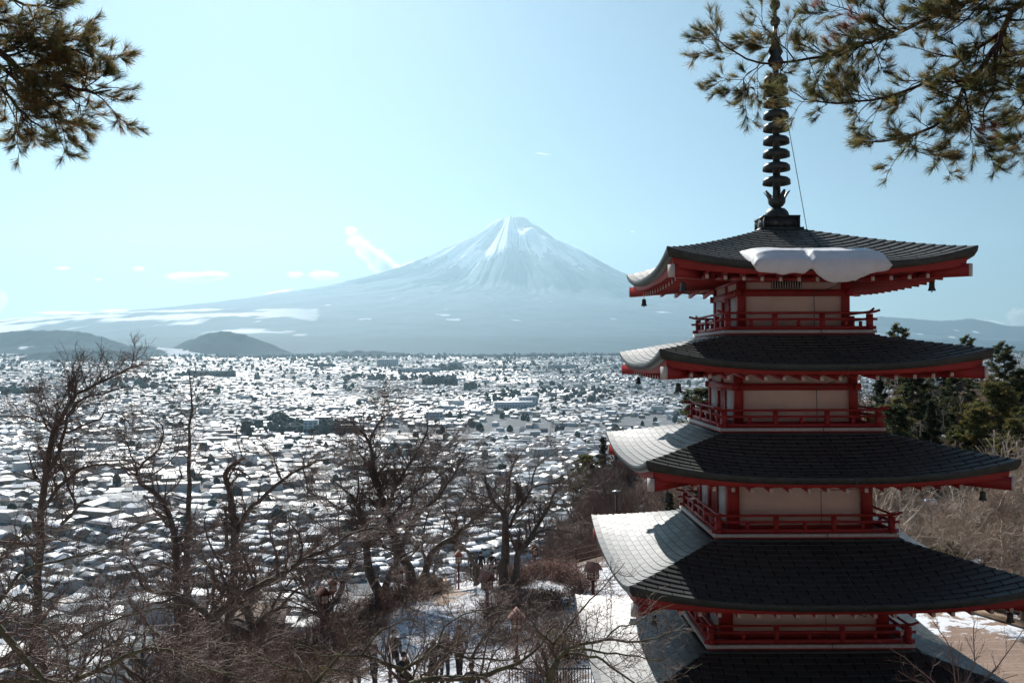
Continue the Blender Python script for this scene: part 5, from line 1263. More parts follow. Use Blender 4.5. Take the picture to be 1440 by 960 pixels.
# ---------------------------------------------------------------- ground cover
def undergrowth():
    rg = np.random.default_rng(71); spots = []
    def area(n, f): spots.append((n, f))
    def put(n, px0, px1, d0, d1, h0, h1, mname, ok=None):
        d = rg.uniform(d0, d1, n * 3); x = (rg.uniform(px0, px1, n * 3) - 720) / F_PX * d
        k = fbm(x / 3.5, d / 3.5, 3, 17) > .44
        if ok is not None: k &= ok(x, d)
        x, d = x[k][:n], d[k][:n]; spots.append((x, d, rg.uniform(h0, h1, len(x)), mname))
    offpath = lambda x, d: path_dist(x, d) > 2.6
    put(1500, -60, 400, 30, 80, .8, 2.4, 'twig_red', offpath); put(800, -60, 330, 20, 45, .7, 1.9, 'twig', offpath)
    put(300, 380, 760, 38, 60, .4, 1.0, 'twig_red', offpath); put(380, 470, 800, 62, 105, 1.2, 3, 'twig')
    put(1500, 770, 890, 66, 98, .9, 2.4, 'twig_red'); put(600, 770, 890, 70, 98, .8, 1.8, 'twig'); put(700, 860, 970, 50, 98, .8, 2.0, 'twig_red')
    put(2100, 1200, 1480, 42, 84, .8, 2.2, 'twig_tan', lambda x, d: ~((d < 47) & (x < 21))); put(500, 960, 1240, 55, 80, .8, 2, 'twig_tan'); put(60, 700, 800, 30, 44, .4, .9, 'twig_red', offpath)
    for nm in ('twig_red', 'twig', 'twig_tan'):
        Vs = []; Qs = []; n = 0
        for x, y, h, m in spots:
            if m != nm or len(x) == 0: continue
            z = ground(x, y); k = 10; B = np.stack([x, y, z], 1).repeat(k, 0); H = h.repeat(k) * rg.uniform(.6, 1.15, len(x) * k)
            a = rg.uniform(0, 6.28, len(B)); sp = rg.uniform(.25, .95, len(B)); dr = np.stack([np.cos(a) * sp, np.sin(a) * sp, np.ones(len(B))], 1); dr = norm(dr)
            B = B + np.stack([np.cos(a), np.sin(a), 0 * a], 1) * rg.uniform(0, .5, (len(B), 1)) * 1.2
            st = (H / 4)[:, None, None]; D_ = norm(dr[:, None] + np.cumsum(rg.normal(0, .18, (len(B), 4, 3)), 1))
            P = np.concatenate([B[:, None], B[:, None] + np.cumsum(D_ * st, 1)], 1); R = np.linspace(.012, .005, 5)[None] * rg.uniform(.7, 1.3, (len(B), 1))
            V, Q = tube_batch(P, R, 3); Vs.append(V); Qs.append(Q + n); n += len(V)
            P2, R2, L2 = sprout(P, R, H, rg, .28, .38, .7, .1, .2, 4, tmin=.25, rr=.6, rmin=.0042)
            V, Q = tube_batch(P2, R2, 3); Vs.append(V); Qs.append(Q + n); n += len(V)
        o = mesh_np('undergrowth', np.concatenate(Vs), np.concatenate(Qs), None, M[nm]); tag(o, {'twig_red': 'reddish brown brush covering the slopes', 'twig': 'dark leafless brush on the slopes', 'twig_tan': 'pale sunlit brush on the slope right of the pagoda'}[nm], 'brush', kind='stuff')
undergrowth()

# azalea shrubs along the path, each one a thing
def shrub_proto(seed, m, leafy):
    rg = np.random.default_rng(seed); r = empty('azalea_shrub', (0, 0, 0)); k = 120
    a = rg.uniform(0, 6.28, k); el = rg.uniform(.15, 1.5, k); D0 = np.stack([np.cos(a) * np.cos(el), np.sin(a) * np.cos(el), np.sin(el)], 1)
    B = np.stack([np.cos(a), np.sin(a), 0 * a - .1], 1) * rg.uniform(0, .3, (k, 1)); Dn = norm(D0[:, None] + np.cumsum(rg.normal(0, .12, (k, 4, 3)), 1))
    H = rg.uniform(.5, .8, k); P = np.concatenate([B[:, None], B[:, None] + np.cumsum(Dn * (H / 4)[:, None, None], 1)], 1); R = np.linspace(.010, .005, 5)[None].repeat(k, 0)
    P2, R2, L2 = sprout(P, R, H, rg, .09, .20, .7, .1, .2, 4, tmin=.3, rr=.6, rmin=.0035)
    V, Q = tube_batch(P, R, 3); V2, Q2 = tube_batch(P2, R2, 3); mesh_np('stems', np.concatenate([V, V2]), np.concatenate([Q, Q2 + len(V)]), None, M[m], r)
    if leafy:
        C = P2[:, -1]; V, T = needle_cloud(C, np.full(len(C), .07), 3, rg, .05, .014); col = np.repeat(np.array([leafy]) * rg.uniform(.4, 1.6, (len(C), 1)), 9, 0)
        mesh_np('leaves', V, None, T, M['needles'], r, False, col=col)
    return r
SP = [shrub_proto(81, 'twig_red', (.15, .10, .07)), shrub_proto(82, 'twig_red', (.11, .085, .04)), shrub_proto(83, 'twig', None), shrub_proto(84, 'twig_red', (.19, .11, .09))]
SN = ['russet azalea shrub', 'olive brown azalea shrub', 'bare dark azalea shrub', 'reddish azalea shrub']; uz = set(); srs = np.random.default_rng(85)
def shrub(px, py, D, k, s, label, grp):
    p = at(px, py, D); z = float(ground(np.array([p[0]]), np.array([D]))[0]) - .05
    if k not in uz: r = SP[k]; uz.add(k); r.location = (p[0], D, z); r.scale = (s * 1.25, s * 1.1, s)
    else: r = dup_tree(SP[k], (p[0], D, z), srs.uniform(0, 6), s * 1.2, s)
    tag(r, label, 'shrub', grp)
for (px, py, D, k, s) in [(430, 880, 39, 1, 1.2), (450, 892, 37, 0, 1.1), (470, 868, 42, 2, 1.1), (485, 880, 40, 0, 1.3), (502, 872, 41, 1, 1.2), (515, 862, 43, 0, 1.2), (530, 862, 43, 3, 1.1), (545, 856, 44, 0, 1.3), (560, 850, 45, 1, 1.1), (575, 848, 45, 0, 1.4), (590, 842, 47, 0, 1.5), (603, 838, 48, 0, 1.3), (617, 830, 51, 2, 1.2), (470, 905, 36, 2, 1.1), (440, 910, 34, 1, 1.2), (400, 900, 35, 0, 1.2), (380, 915, 33, 1, 1.2), (415, 925, 32, 2, 1.1), (500, 895, 38, 1, .9), (350, 930, 32, 0, 1.1), (330, 940, 31, 3, 1.1)]:
    shrub(px, py, D, k, s, SN[k] + ' in the row left of the snowy path', 'azalea shrubs left of the snowy path')
for (px, py, D, k, s) in [(725, 830, 47, 3, 1.1), (745, 825, 48, 3, 1.2), (765, 820, 49, 3, 1.2), (785, 822, 48, 3, 1.3), (800, 818, 47, 3, 1.2), (815, 825, 44, 3, 1.2), (770, 850, 41, 1, 1.2), (790, 860, 38, 2, 1.3), (755, 870, 37, 2, 1.3), (735, 860, 40, 2, 1.1), (800, 880, 34, 1, 1.3), (690, 860, 41, 2, 1.0), (705, 880, 37, 2, 1.1), (780, 900, 31, 2, 1.2), (810, 940, 27, 1, 1.0)]:
    shrub(px, py, D, k, s, SN[k] + ' between the path and the lowest roof', 'azalea shrubs between the path and the pagoda')
for (px, py, D, k, s) in [(1288, 893, 24.5, 3, .75)]: shrub(px, py, D, k, s, 'red-leaved shrub beside the right corner of the fourth balcony', None)

# ---------------------------------------------------------------- lanterns, railings, stairs, deck
M['lamp_red'] = mat('lantern_red', (.13, .030, .025), .6, 0, 6, .2, .2)
M['lamp_roof'] = mat('lantern_roof', (.30, .145, .11), .7, 0, 5, .25, .2)
M['paper'] = mat('lantern_paper', (.70, .58, .45), .7, 0, 5, .1)
M['wood'] = mat('weathered_wood', (.13, .085, .060), .85, 0, 6, .3, .4, stretch=(1, 1, .2))
M['wood_pale'] = mat('new_timber', (.42, .28, .18), .8, 0, 4, .2, .3)  # paler brown timber than the weathered wood
M['steel'] = mat('galvanised_rail', (.42, .44, .45), .4, .6, 5, .15)
M['iron'] = mat('black_iron', (.025, .028, .03), .55, .3)
def gz(x, y): return float(ground(np.array([x]), np.array([y]))[0])
def lantern(px, py, D, label, rz=.25, s=1.0):
    top = at(px, py, D); x, y = top[0], D; g = gz(x, y); H = max(1.9, top[2] - g)
    r = empty('garden_lantern', (x, y, g), rz)
    b = MB(); b.box((-.055, -.055, -.15), (.055, .055, H - .78)); b.box((-.12, -.12, -.1), (.12, .12, .18)); b.box((-.12, -.12, H - .80), (.12, .12, H - .74)); b.build('post', M['lamp_red'], r)
    z0, z1 = H - .74, H - .34; w = .17 * s; b = MB()
    for sx in (-1, 1):
        for sy in (-1, 1): b.box((sx * w - .02, sy * w - .02, z0), (sx * w + .02, sy * w + .02, z1))
    for zz in (z0, z1 - .03): b.box((-w - .03, -w - .03, zz), (w + .03, w + .03, zz + .03))
    for k in range(4):
        c = MB(); c.box((-.010, -w - .012, z0 + .03), (.010, -w + .004, z1 - .03)); c.box((-w, -w - .011, (z0 + z1) / 2 - .01), (w, -w + .003, (z0 + z1) / 2 + .01))
        V = rotz(np.concatenate(c.V), k); b.add(V, np.concatenate([c.Q[0], c.Q[1]]))
    b.build('frame', M['lamp_red'], r)
    for k in range(4):
        c = MB(); c.box((-w + .02, -w + .006, z0 + .03), (w - .02, -w + .012, z1 - .03)); c.V = [rotz(np.concatenate(c.V), k)]; c.build('pane', M['paper'], r)
    b = MB(); hw, hl, t = .32 * s, .31 * s, .035
    for sx in (-1, 1):
        P = [[0, -hl, H], [0, hl, H], [sx * hw, hl, H - .36], [sx * hw, -hl, H - .36]]
        b.add([p for p in P] + [[p[0], p[1], p[2] - t] for p in P], [[0, 1, 2, 3], [4, 7, 6, 5], [0, 3, 7, 4], [2, 1, 5, 6], [3, 2, 6, 7]])
    b.build('roof', M['lamp_roof'], r)
    b = MB(); b.add([[-hw * .75, -hl * .8, H - .32], [hw * .75, -hl * .8, H - .32], [0, -hl * .8, H - .05], [-hw * .75, hl * .8, H - .32], [hw * .75, hl * .8, H - .32], [0, hl * .8, H - .05]], [[0, 1, 4, 3]], [[0, 2, 1], [3, 4, 5]]); b.build('gable', M['lamp_red'], r)
    tag(r, label, 'lantern', 'red roofed garden lanterns'); return r
for px, py, D, lb, rz in [(454, 823, 40, 'red lantern with a gabled roof in front of the low forked cherry', .5), (275, 857, 35, 'red lantern with lit white panes beside the thick left trunk', .6), (560, 808, 44, 'red lantern among the shrubs under the twin-trunked cherry', .1),
    (644, 773, 57, 'dark red lantern beside the metal stair railing', .1), (684, 803, 40, 'lantern with an orange-red roof over the path below the standing people', .7), (725, 856, 34, 'lantern with a pink gable in the middle of the snow patch', 0), (833, 790, 41, 'lantern with a sunlit brown roof beside the left edge of the lowest roofs', .9),
    (751, 774, 62, 'distant lantern at the lower end of the wooden fence', .1), (467, 811, 50, 'small distant lantern behind the low forked cherry', .3)]:
    lantern(px, py, D, lb, rz)

def fence(name, label, pts, hgt, nr, m, pr=.055, rr_=.03, cat='fence', npost=None):
    P = np.array(pts, float); seg = np.linalg.norm(np.diff(P, axis=0), axis=1); Lt = seg.sum(); n = npost or int(Lt / 1.9) + 1
    S = np.linspace(0, Lt, n); cs = np.concatenate([[0], np.cumsum(seg)]); X = np.interp(S, cs, P[:, 0]); Y = np.interp(S, cs, P[:, 1]); Z = ground(X, Y)
    r = empty(name, (X[0], Y[0], Z[0])); B = np.array([X[0], Y[0], Z[0]])
    for i in range(n):
        b = MB(); b.tube([np.array([X[i], Y[i], Z[i] - .2]) - B, np.array([X[i], Y[i], Z[i] + hgt]) - B], pr, 8); b.build('post', M[m], r)
    for k in range(nr):
        b = MB(); f = (k + 1) / nr * .94; q = [np.array([X[i], Y[i], Z[i] + hgt * f]) - B for i in range(n)]; b.tube(q, rr_, 6); b.build('rail', M[m], r)
    tag(r, label, cat); return r
fp = [at(756, 800, 58)[:2], at(771, 800, 58)[:2], at(790, 800, 58)[:2], at(814, 800, 58)[:2], at(842, 800, 58)[:2], at(890, 800, 59)[:2], at(950, 800, 60)[:2]]
fence('wooden_fence', 'brown wooden rail fence climbing from the path towards the lowest roofs', fp, 1.1, 3, 'wood', .075, .035)
fence('metal_railing', 'pale metal stair railing left of the standing people', [at(612, 800, 60)[:2], at(626, 800, 57)[:2], at(640, 800, 54)[:2]], 1.25, 5, 'steel', .03, .02, 'railing', 5)
fence('metal_railing', 'pale metal railing right of the standing people', [at(735, 800, 60)[:2], at(752, 800, 58)[:2]], 1.0, 3, 'steel', .03, .02, 'railing', 3)
# dark bar railing below the lowest roof
r_ = empty('bar_railing', tuple([at(715, 900, 28)[0], 28, gz(at(715, 900, 28)[0], 28)])); xa, xb = at(715, 900, 28)[0], at(846, 900, 28)[0]
b = MB(); n_ = 34; c = MB()
for i in range(n_):
    x = (xb - xa) * i / (n_ - 1); z = gz(xa + x, 28) - gz(xa, 28); b.box((x - .012, -.012, z - .1), (x + .012, .012, 1.75 + z * .3))
b.build('bars', M['iron'], r_)
for z in (.35, 1.05, 1.7): c = MB(); c.box((-.05, -.02, z), (xb - xa + .05, .02, z + .04)); c.build('rail', M['iron'], r_)
tag(r_, 'dark iron bar railing on the snow beside the lowest white roof', 'railing')
# stone steps
st_ = empty('stone_steps', (at(655, 815, 57)[0], 57, gz(at(655, 815, 57)[0], 57)))
b = MB()
for i in range(9): b.box((-1.3, -1.5 + i * .35, -1.2 - i * .14), (1.3, -1.15 + i * .35 - .004, .10 - i * .14))
b.build('treads', mat('pinkish_stone', (.38, .29, .25), .9, 0, 3, .2, .3), st_)
b = MB(); b.box((-1.55, -1.6, -.8), (-1.32, 1.7, .35)); b.build('side_wall', M['wood_pale'], st_)
tag(st_, 'flight of pale stone steps leading down past the standing people', 'steps')
# dark hut
x_ = at(345, 860, 46)[0]; g_ = gz(x_, 46); h_ = empty('shed', (x_, 46, g_), .15)
b = MB(); b.box((-1.6, -1.2, -.5), (1.6, 1.2, 2.3)); b.build('wall', mat('dark_boards', (.03, .028, .026), .9, 0, 5, .3, .2), h_)
b = MB(); b.add([[-1.9, -1.5, 2.25], [1.9, -1.5, 2.25], [1.9, 1.5, 2.9], [-1.9, 1.5, 2.9], [-1.9, -1.5, 2.37], [1.9, -1.5, 2.37], [1.9, 1.5, 3.02], [-1.9, 1.5, 3.02]], [[0, 3, 2, 1], [4, 5, 6, 7], [0, 1, 5, 4], [1, 2, 6, 5], [2, 3, 7, 6], [3, 0, 4, 7]]); b.build('roof', M['wood'], h_)
tag(h_, 'small dark shed half hidden by the thick left cherry', 'shed')

# courtyard right of the pagoda
def courtyard():
    m = bpy.data.materials.new('courtyard_paving'); m.use_nodes = True; t = m.node_tree; N = t.nodes; L = t.links; b = N['Principled BSDF']; b.inputs['Roughness'].default_value = .85
    g = N.new('ShaderNodeNewGeometry'); sep = N.new('ShaderNodeSeparateXYZ'); L.new(g.outputs['Position'], sep.inputs[0])
    n1 = N.new('ShaderNodeTexNoise'); n1.inputs['Scale'].default_value = 1.3; n1.inputs['Detail'].default_value = 8; n1.inputs['Roughness'].default_value = .7; L.new(g.outputs['Position'], n1.inputs['Vector'])
    n2 = N.new('ShaderNodeTexNoise'); n2.inputs['Scale'].default_value = 9; n2.inputs['Detail'].default_value = 5; L.new(g.outputs['Position'], n2.inputs['Vector'])
    w = N.new('ShaderNodeTexBrick'); w.inputs['Scale'].default_value = 1.0; w.inputs['Brick Width'].default_value = 2.4; w.inputs['Row Height'].default_value = .30; w.inputs['Mortar Size'].default_value = .012
    w.inputs['Color1'].default_value = (.36, .235, .17, 1); w.inputs['Color2'].default_value = (.45, .31, .23, 1); w.inputs['Mortar'].default_value = (.24, .16, .12, 1); L.new(g.outputs['Position'], w.inputs['Vector'])
    a = N.new('ShaderNodeMapRange'); a.inputs[1].default_value = 32.2; a.inputs[2].default_value = 34.2; a.inputs[3].default_value = -.35; a.inputs[4].default_value = .12; L.new(sep.outputs['Y'], a.inputs[0])
    s = N.new('ShaderNodeMath'); s.operation = 'ADD'; L.new(a.outputs[0], s.inputs[0]); L.new(n1.outputs['Fac'], s.inputs[1])
    f = N.new('ShaderNodeMapRange'); f.inputs[1].default_value = .60; f.inputs[2].default_value = .64; L.new(s.outputs[0], f.inputs[0])
    mm = N.new('ShaderNodeMix'); mm.data_type = 'RGBA'; mm.blend_type = 'MULTIPLY'; mm.inputs[0].default_value = .5; L.new(w.outputs['Color'], mm.inputs[6]); L.new(n2.outputs['Fac'], mm.inputs[7])
    mx = N.new('ShaderNodeMix'); mx.data_type = 'RGBA'; L.new(f.outputs[0], mx.inputs[0]); L.new(mm.outputs[2], mx.inputs[6]); mx.inputs[7].default_value = (.82, .84, .87, 1); L.new(mx.outputs[2], b.inputs['Base Color'])
    bp = N.new('ShaderNodeBump'); bp.inputs['Strength'].default_value = .8; bp.inputs['Distance'].default_value = .08; L.new(s.outputs[0], bp.inputs['Height']); L.new(bp.outputs[0], b.inputs['Normal'])
    x0, x1, y0, y1 = 9.6, 25.0, 24.5, 39.5; nx = 60; X, Y = np.meshgrid(np.linspace(x0, x1, nx), np.linspace(y0, y1, nx), indexing='ij')
    Z = -10.30 + .05 * fbm(X / 2, Y / 2, 3, 5); V = np.stack([X, Y, Z], -1).reshape(-1, 3)
    i, j = np.meshgrid(np.arange(nx - 1), np.arange(nx - 1), indexing='ij'); a_ = (i * nx + j).ravel(); Q = np.stack([a_, a_ + nx, a_ + nx + 1, a_ + 1], 1)
    c0 = len(V); V = np.concatenate([V, [[x0, y0, -11.6], [x1, y0, -11.6], [x1, y1, -11.6], [x0, y1, -11.6]]]); e = [0, (nx - 1) * nx, nx * nx - 1, nx - 1]
    Q = np.concatenate([Q, [[c0, c0 + 1, e[1], e[0]], [c0 + 1, c0 + 2, e[2], e[1]], [c0 + 2, c0 + 3, e[3], e[2]], [c0 + 3, c0, e[0], e[3]]]])
    o = mesh_np('courtyard', V, Q, None, m, None, False); tag(o, kind='structure')
courtyard()
for (a, bb, D1, D2, lb) in [((1345, 868), (1460, 893), 38.2, 34.8, 'long round log kerb on the snowy edge of the courtyard'), ((1310, 862), (1445, 880), 39.2, 37.2, 'second log kerb farther back in the snow of the courtyard')]:
    p = at(a[0], a[1], D1); q = at(bb[0], bb[1], D2); b = MB(); b.tube([(p[0], D1, -10.13), (q[0], D2, -10.13)], .13, 10); o = b.build('log_kerb', M['wood_pale'], None, True); tag(o, lb, 'log')
px_ = at(1437, 880, 35.5); b = MB(); b.tube([(px_[0], 35.5, -10.3), (px_[0], 35.5, -9.35)], .09, 10); o = b.build('bollard', M['wood'], None, True); tag(o, 'short wooden bollard by the log kerb at the right edge', 'bollard')

# small lamp with a flat top on the spur, floodlight among the pale trees
def flat_lamp(px, py, D, label):
    p = at(px, py, D); g = gz(p[0], D); r = empty('post_lamp', (p[0], D, g)); H = max(1.5, p[2] - g)
    b = MB(); b.tube([(0, 0, -.2), (0, 0, H - .1)], .09, 8); b.build('post', M['wood'], r); b = MB(); b.lathe([(.02, H - .12), (.32, H - .1), (.34, H - .02), (.02, H + .02)], n=14); b.build('lamp_cap', M['steel'], r, True); tag(r, label, 'lamp')
flat_lamp(866, 690, 72, 'wooden post lamp with a pale flat cap on the brushy slope')
p = at(1308, 708, 50); r = empty('floodlight', (p[0], 50, gz(p[0], 50))); H = p[2] - gz(p[0], 50)
b = MB(); b.tube([(0, 0, 0), (0, 0, H - .1)], .045, 8); b.build('post', M['iron'], r); b = MB(); b.box((-.34, -.16, H - .13), (.34, .16, H + .17), taper=.8); b.build('housing', mat('lamp_blue', (.30, .40, .50), .5), r); b = MB(); b.lathe([(.001, 0), (.11, 0), (.12, .02), (.001, .03)], n=14); b.xform(Matrix.Translation((0, -.15, H + .03)) @ Matrix.Rotation(math.pi / 2, 4, 'X')); b.build('lens', M['snow'], r)
tag(r, 'blue-grey floodlight on a pole right of the fourth storey', 'floodlight')

# ---------------------------------------------------------------- people
def skin_mesh(name, verts, edges, radii, m, parent, root_i=0, lev=1):
    me = bpy.data.meshes.new(name); me.from_pydata([tuple(v) for v in verts], edges, []); o = bpy.data.objects.new(name, me); COL.objects.link(o)
    sk = o.modifiers.new('s', 'SKIN'); sk.use_smooth_shade = True
    for i, v in enumerate(me.skin_vertices[0].data): v.radius = (radii[i], radii[i]) if np.isscalar(radii[i]) else radii[i]; v.use_root = (i == root_i)
    ss = o.modifiers.new('u', 'SUBSURF'); ss.levels = lev; ss.render_levels = lev
    bpy.context.view_layer.update(); dg = bpy.context.evaluated_depsgraph_get(); nm = bpy.data.meshes.new_from_object(o.evaluated_get(dg)); o.modifiers.clear(); o.data = nm; bpy.data.meshes.remove(me)
    nm.materials.clear(); nm.materials.append(m); o.parent = parent; return o
M['skin'] = mat('skin', (.52, .33, .25), .6); M['hair'] = mat('dark_hair', (.015, .012, .011), .6)
def person(x, y, facing, h, coat, trousers, hair, label, walk=.0, arms=.0, hat=None, sit=0.0):
    g = gz(x, y); r = empty('person', (x, y, g), facing); k = h / 1.72
    # facing: the figure looks along its local -y
    hip = .90 - sit * .42; J = {}
    def s(*p): return np.array(p) * k
    fl, fr = walk * .22, -walk * .22
    V = [s(0, 0, hip), s(0, .01, hip + .20), s(0, .01, hip + .42), s(0, .0, hip + .56), s(0, -.01, hip + .64), s(0, -.035, hip + .72), s(0, -.03, hip + .80),
         s(-.10, 0, hip - .03), s(-.11, -.03 - fl - sit * .35, hip - .42 + sit * .38), s(-.11, .0 - fl * 1.2 - sit * .33, .07), s(-.11, -.14 - fl * 1.2 - sit * .33, .035),
         s(.10, 0, hip - .03), s(.11, -.03 - fr - sit * .35, hip - .42 + sit * .38), s(.11, .0 - fr * 1.2 - sit * .33, .07), s(.11, -.14 - fr * 1.2 - sit * .33, .035),
         s(-.19, 0, hip + .50), s(-.25, .02 + walk * .1, hip + .23), s(-.26 + arms * .12, -.06 - arms * .22 + walk * .05, hip + .02 + arms * .30),
         s(.19, 0, hip + .50), s(.25, .02 - walk * .1, hip + .23), s(.26 - arms * .12, -.06 - arms * .22 - walk * .05, hip + .02 + arms * .30)]
    Rr = [.10, .095, .115, .075, .045, .075, .082, .075, .055, .038, .03, .075, .055, .038, .03, .052, .038, .026, .052, .038, .026]
    E_ = [(0, 1), (1, 2), (2, 3), (3, 4), (4, 5), (5, 6), (0, 7), (7, 8), (8, 9), (9, 10), (0, 11), (11, 12), (12, 13), (13, 14), (3, 15), (15, 16), (16, 17), (3, 18), (18, 19), (19, 20)]
    for w_, sg in ((17, -1), (20, 1)):           # palm, four fingers and a thumb
        wr = V[w_] / k; el = V[w_ - 1] / k; d = (wr - el) / np.linalg.norm(wr - el); pa = wr + d * .07; V.append(pa * k); Rr.append(.026); ip = len(V) - 1; E_.append((w_, ip))
        for q, (off, ln) in enumerate([(-.030, .065), (-.010, .078), (.010, .072), (.030, .055)]):
            f1 = pa + d * .035 + np.array([0, off, 0]); f2 = f1 + d * ln * .6 + np.array([-sg * .012, 0, -.004]); V += [f1 * k, f2 * k]; Rr += [.0085, .007]; E_ += [(ip, len(V) - 2), (len(V) - 2, len(V) - 1)]
        t1 = wr + d * .03 + np.array([0, -.04, 0]); t2 = t1 + d * .04 + np.array([0, -.012, 0]); V += [t1 * k, t2 * k]; Rr += [.010, .008]; E_ += [(w_, len(V) - 2), (len(V) - 2, len(V) - 1)]
    Rr = [q * k for q in Rr]
    body = skin_mesh('body', V, E_, Rr, M['skin'], r, 0, 1)
    cm = mat('coat_cloth', coat, .9, 0, 12, .15); tm = mat('trouser_cloth', trousers, .9, 0, 12, .15)
    ci = [0, 1, 2, 3, 15, 16, 17, 18, 19, 20]; cv = [V[i] for i in ci]; cv[0] = s(0, 0, hip - .10); cv[6] = V[16] + (V[17] - V[16]) * .92; cv[9] = V[19] + (V[20] - V[19]) * .92
    skin_mesh('coat', cv, [(0, 1), (1, 2), (2, 3), (3, 4), (4, 5), (5, 6), (3, 7), (7, 8), (8, 9)], [q * k for q in (.17, .15, .155, .105, .085, .068, .052, .085, .068, .052)], cm, r, 0, 2)
    ti = [0, 7, 8, 9, 11, 12, 13]; tv = [V[i] for i in ti]
    skin_mesh('trousers', tv, [(0, 1), (1, 2), (2, 3), (0, 4), (4, 5), (5, 6)], [q * k for q in (.125, .10, .078, .062, .10, .078, .062)], tm, r, 0, 1)
    for i in (9, 13):
        b = MB(); a = V[i]; b.box((a[0] - .05 * k, a[1] - .20 * k, 0.0), (a[0] + .05 * k, a[1] + .07 * k, .085 * k), taper=.8); b.build('shoe', M['hair'], r)
    hc = V[6]; b = MB(); rr = .105 * k
    b.lathe([(rr * math.cos(t), rr * 1.15 * math.sin(t)) for t in np.linspace(-.55, 1.55, 9)], (hc[0], hc[1] + .022 * k, hc[2] + .0), 14); b.build('hair', mat('hair_or_hat', hat or hair, .8), r, True)
    for sg in (-1, 1):
        b = MB(); b.lathe([(.001, -.011), (.008, -.007), (.011, 0), (.008, .007), (.001, .011)], (sg * .032 * k, hc[1] - .078 * k, hc[2] - .01 * k), 8); b.build('eye', M['hair'], r)
    b = MB(); b.tube([(0, hc[1] - .075 * k, hc[2] - .0), (0, hc[1] - .10 * k, hc[2] - .035 * k), (0, hc[1] - .08 * k, hc[2] - .045 * k)], [.008, .014, .008], 6); b.build('nose', M['skin'], r, True)
    b = MB(); b.box((-.026 * k, hc[1] - .084 * k, hc[2] - .072 * k), (.026 * k, hc[1] - .07 * k, hc[2] - .062 * k)); b.build('mouth', M['lamp_red'], r)
    tag(r, label, 'person'); return r
BLK = (.018, .018, .022); NAV = (.025, .03, .05); DK = (.03, .028, .028)
def P_(px, D): return at(px, 800, D)[0]
person(P_(675, 61), 61, math.pi, 1.70, BLK, BLK, DK, 'person in a black coat standing at the left of the trio on the steps', .3)
person(P_(690.5, 60), 60, math.pi, 1.80, BLK, BLK, DK, 'tallest person in black, seen from behind in the middle of the trio on the steps', .1)
person(P_(700, 59.5), 59.5, math.pi * .9, 1.50, BLK, BLK, DK, 'smaller person in black at the right of the trio on the steps', .2)
person(P_(663, 62), 62, math.pi, 1.60, (.10, .08, .08), BLK, DK, 'person in a brown coat half hidden by the thin crooked tree', .2)
person(P_(498, 33), 33, 2.4, 1.66, (.05, .045, .05), BLK, (.10, .05, .03), 'visitor with reddish brown hair and a dark coat at the left of the lower group', .4, .3)
person(P_(525, 32), 32, 1.7, 1.72, (.03, .03, .034), (.04, .04, .05), (.05, .02, .015), 'visitor with dark red hair turned to the right in the lower group', .1, .7)
person(P_(553, 33.5), 33.5, 3.0, 1.74, (.06, .045, .038), BLK, DK, 'visitor in a brown jacket walking up the snowy path', .6)
person(P_(566, 31), 31, .6, 1.62, (.02, .02, .022), (.02, .02, .02), DK, 'short visitor in black facing the camera beside the jacketed walker', .2, .9)
person(P_(608, 31.5), 31.5, 3.3, 1.72, (.022, .022, .026), BLK, DK, 'visitor in a long black coat left of the fork of the foreground branch', .3, .5)
person(P_(624, 32.5), 32.5, 2.9, 1.68, (.05, .055, .065), NAV, (.20, .18, .16), 'visitor in a grey-blue coat and pale hat next to the long black coat', .1, .2, (.35, .33, .30))
person(P_(645, 33), 33, 3.6, 1.70, NAV, BLK, DK, 'visitor in a navy coat at the right of the lower group', .5)
person(P_(662, 30), 30, 3.4, 1.66, (.016, .018, .026), BLK, (.07, .04, .03), 'seated visitor in dark blue, back to the camera, under the branches', 0, .3, None, .9)

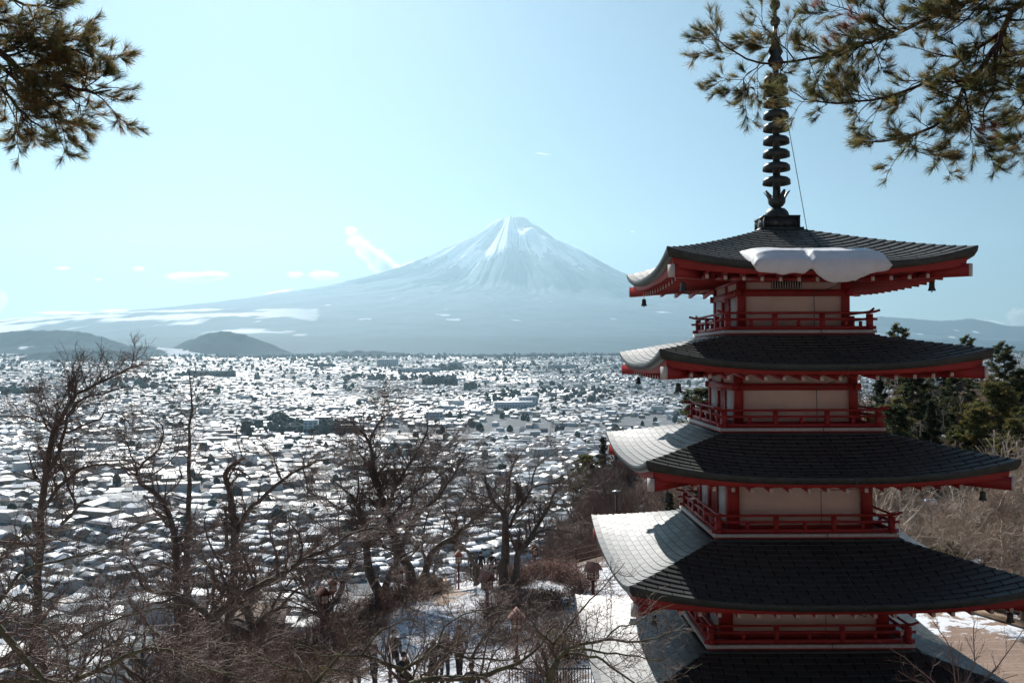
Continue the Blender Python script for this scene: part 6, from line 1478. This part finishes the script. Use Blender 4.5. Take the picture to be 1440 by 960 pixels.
# ---------------------------------------------------------------- clouds beyond the air of the valley
def cloud_mat():
    m = bpy.data.materials.new('cloud_vapour'); m.use_nodes = True; t = m.node_tree; t.nodes.clear(); N = t.nodes; L = t.links
    tc = N.new('ShaderNodeTexCoord'); nz = N.new('ShaderNodeTexNoise'); nz.inputs['Scale'].default_value = 2.6; nz.inputs['Detail'].default_value = 6; nz.inputs['Roughness'].default_value = .62
    L.new(tc.outputs['Object'], nz.inputs['Vector'])
    ln = N.new('ShaderNodeVectorMath'); ln.operation = 'LENGTH'; L.new(tc.outputs['Object'], ln.inputs[0])
    fa = N.new('ShaderNodeMapRange'); fa.inputs[1].default_value = 1.0; fa.inputs[2].default_value = .25; fa.inputs[3].default_value = 0; fa.inputs[4].default_value = .62; L.new(ln.outputs['Value'], fa.inputs[0])
    ad = N.new('ShaderNodeMath'); ad.operation = 'ADD'; L.new(nz.outputs['Fac'], ad.inputs[0]); L.new(fa.outputs[0], ad.inputs[1])
    mr = N.new('ShaderNodeMapRange'); mr.inputs[1].default_value = .72; mr.inputs[2].default_value = .95; mr.inputs[3].default_value = 0; mr.inputs[4].default_value = .008; L.new(ad.outputs[0], mr.inputs[0])
    v = N.new('ShaderNodeVolumeScatter'); v.inputs['Color'].default_value = (1, 1, 1, 1); v.inputs['Anisotropy'].default_value = .65; L.new(mr.outputs[0], v.inputs['Density'])
    o = N.new('ShaderNodeOutputMaterial'); L.new(v.outputs[0], o.inputs['Volume']); return m
CM = cloud_mat()
def cloud(px, py, wpx, hpx, rot=0.0, D=23600):
    p = at(px, py, D); w = wpx * D / F_PX / 2 * 1.25; h = hpx * D / F_PX / 2 * 1.35
    b = MB(); b.lathe([(math.cos(t), math.sin(t)) for t in np.linspace(-1.57, 1.57, 9)], n=14)
    o = b.build('cloud', CM); o.location = tuple(p); o.scale = (w, min(w * .5, 600), h); o.rotation_euler = (0, rot, 0); tag(o, kind='structure'); return o
for c_ in [(553, 382, 60, 32, .35), (535, 368, 52, 34, .7), (515, 352, 44, 28, .8), (500, 338, 22, 28, 1.3), (494, 324, 22, 16, 0), (575, 372, 30, 10, -.4),
           (272, 388, 88, 15, 0), (300, 385, 50, 12, 0), (415, 385, 28, 11, 0), (455, 386, 50, 15, 0), (195, 376, 22, 9, 0), (88, 375, 28, 6, 0), (138, 391, 14, 5, 0), (2, 420, 22, 34, .2),
           (90, 438, 90, 5, 0), (165, 436, 60, 7, 0), (390, 411, 50, 7, -.2), (1432, 447, 40, 26, 0), (1385, 455, 60, 8, .1), (890, 326, 8, 4, 0)]: cloud(*c_)
# vapour trail
p = at(764, 216.5, 23600); b = MB(); b.lathe([(math.cos(t), math.sin(t)) for t in np.linspace(-1.57, 1.57, 9)], n=14); o = b.build('vapour_trail', CM); o.location = tuple(p); o.scale = (290, 80, 20); o.rotation_euler = (0, .14, 0); tag(o, kind='structure')
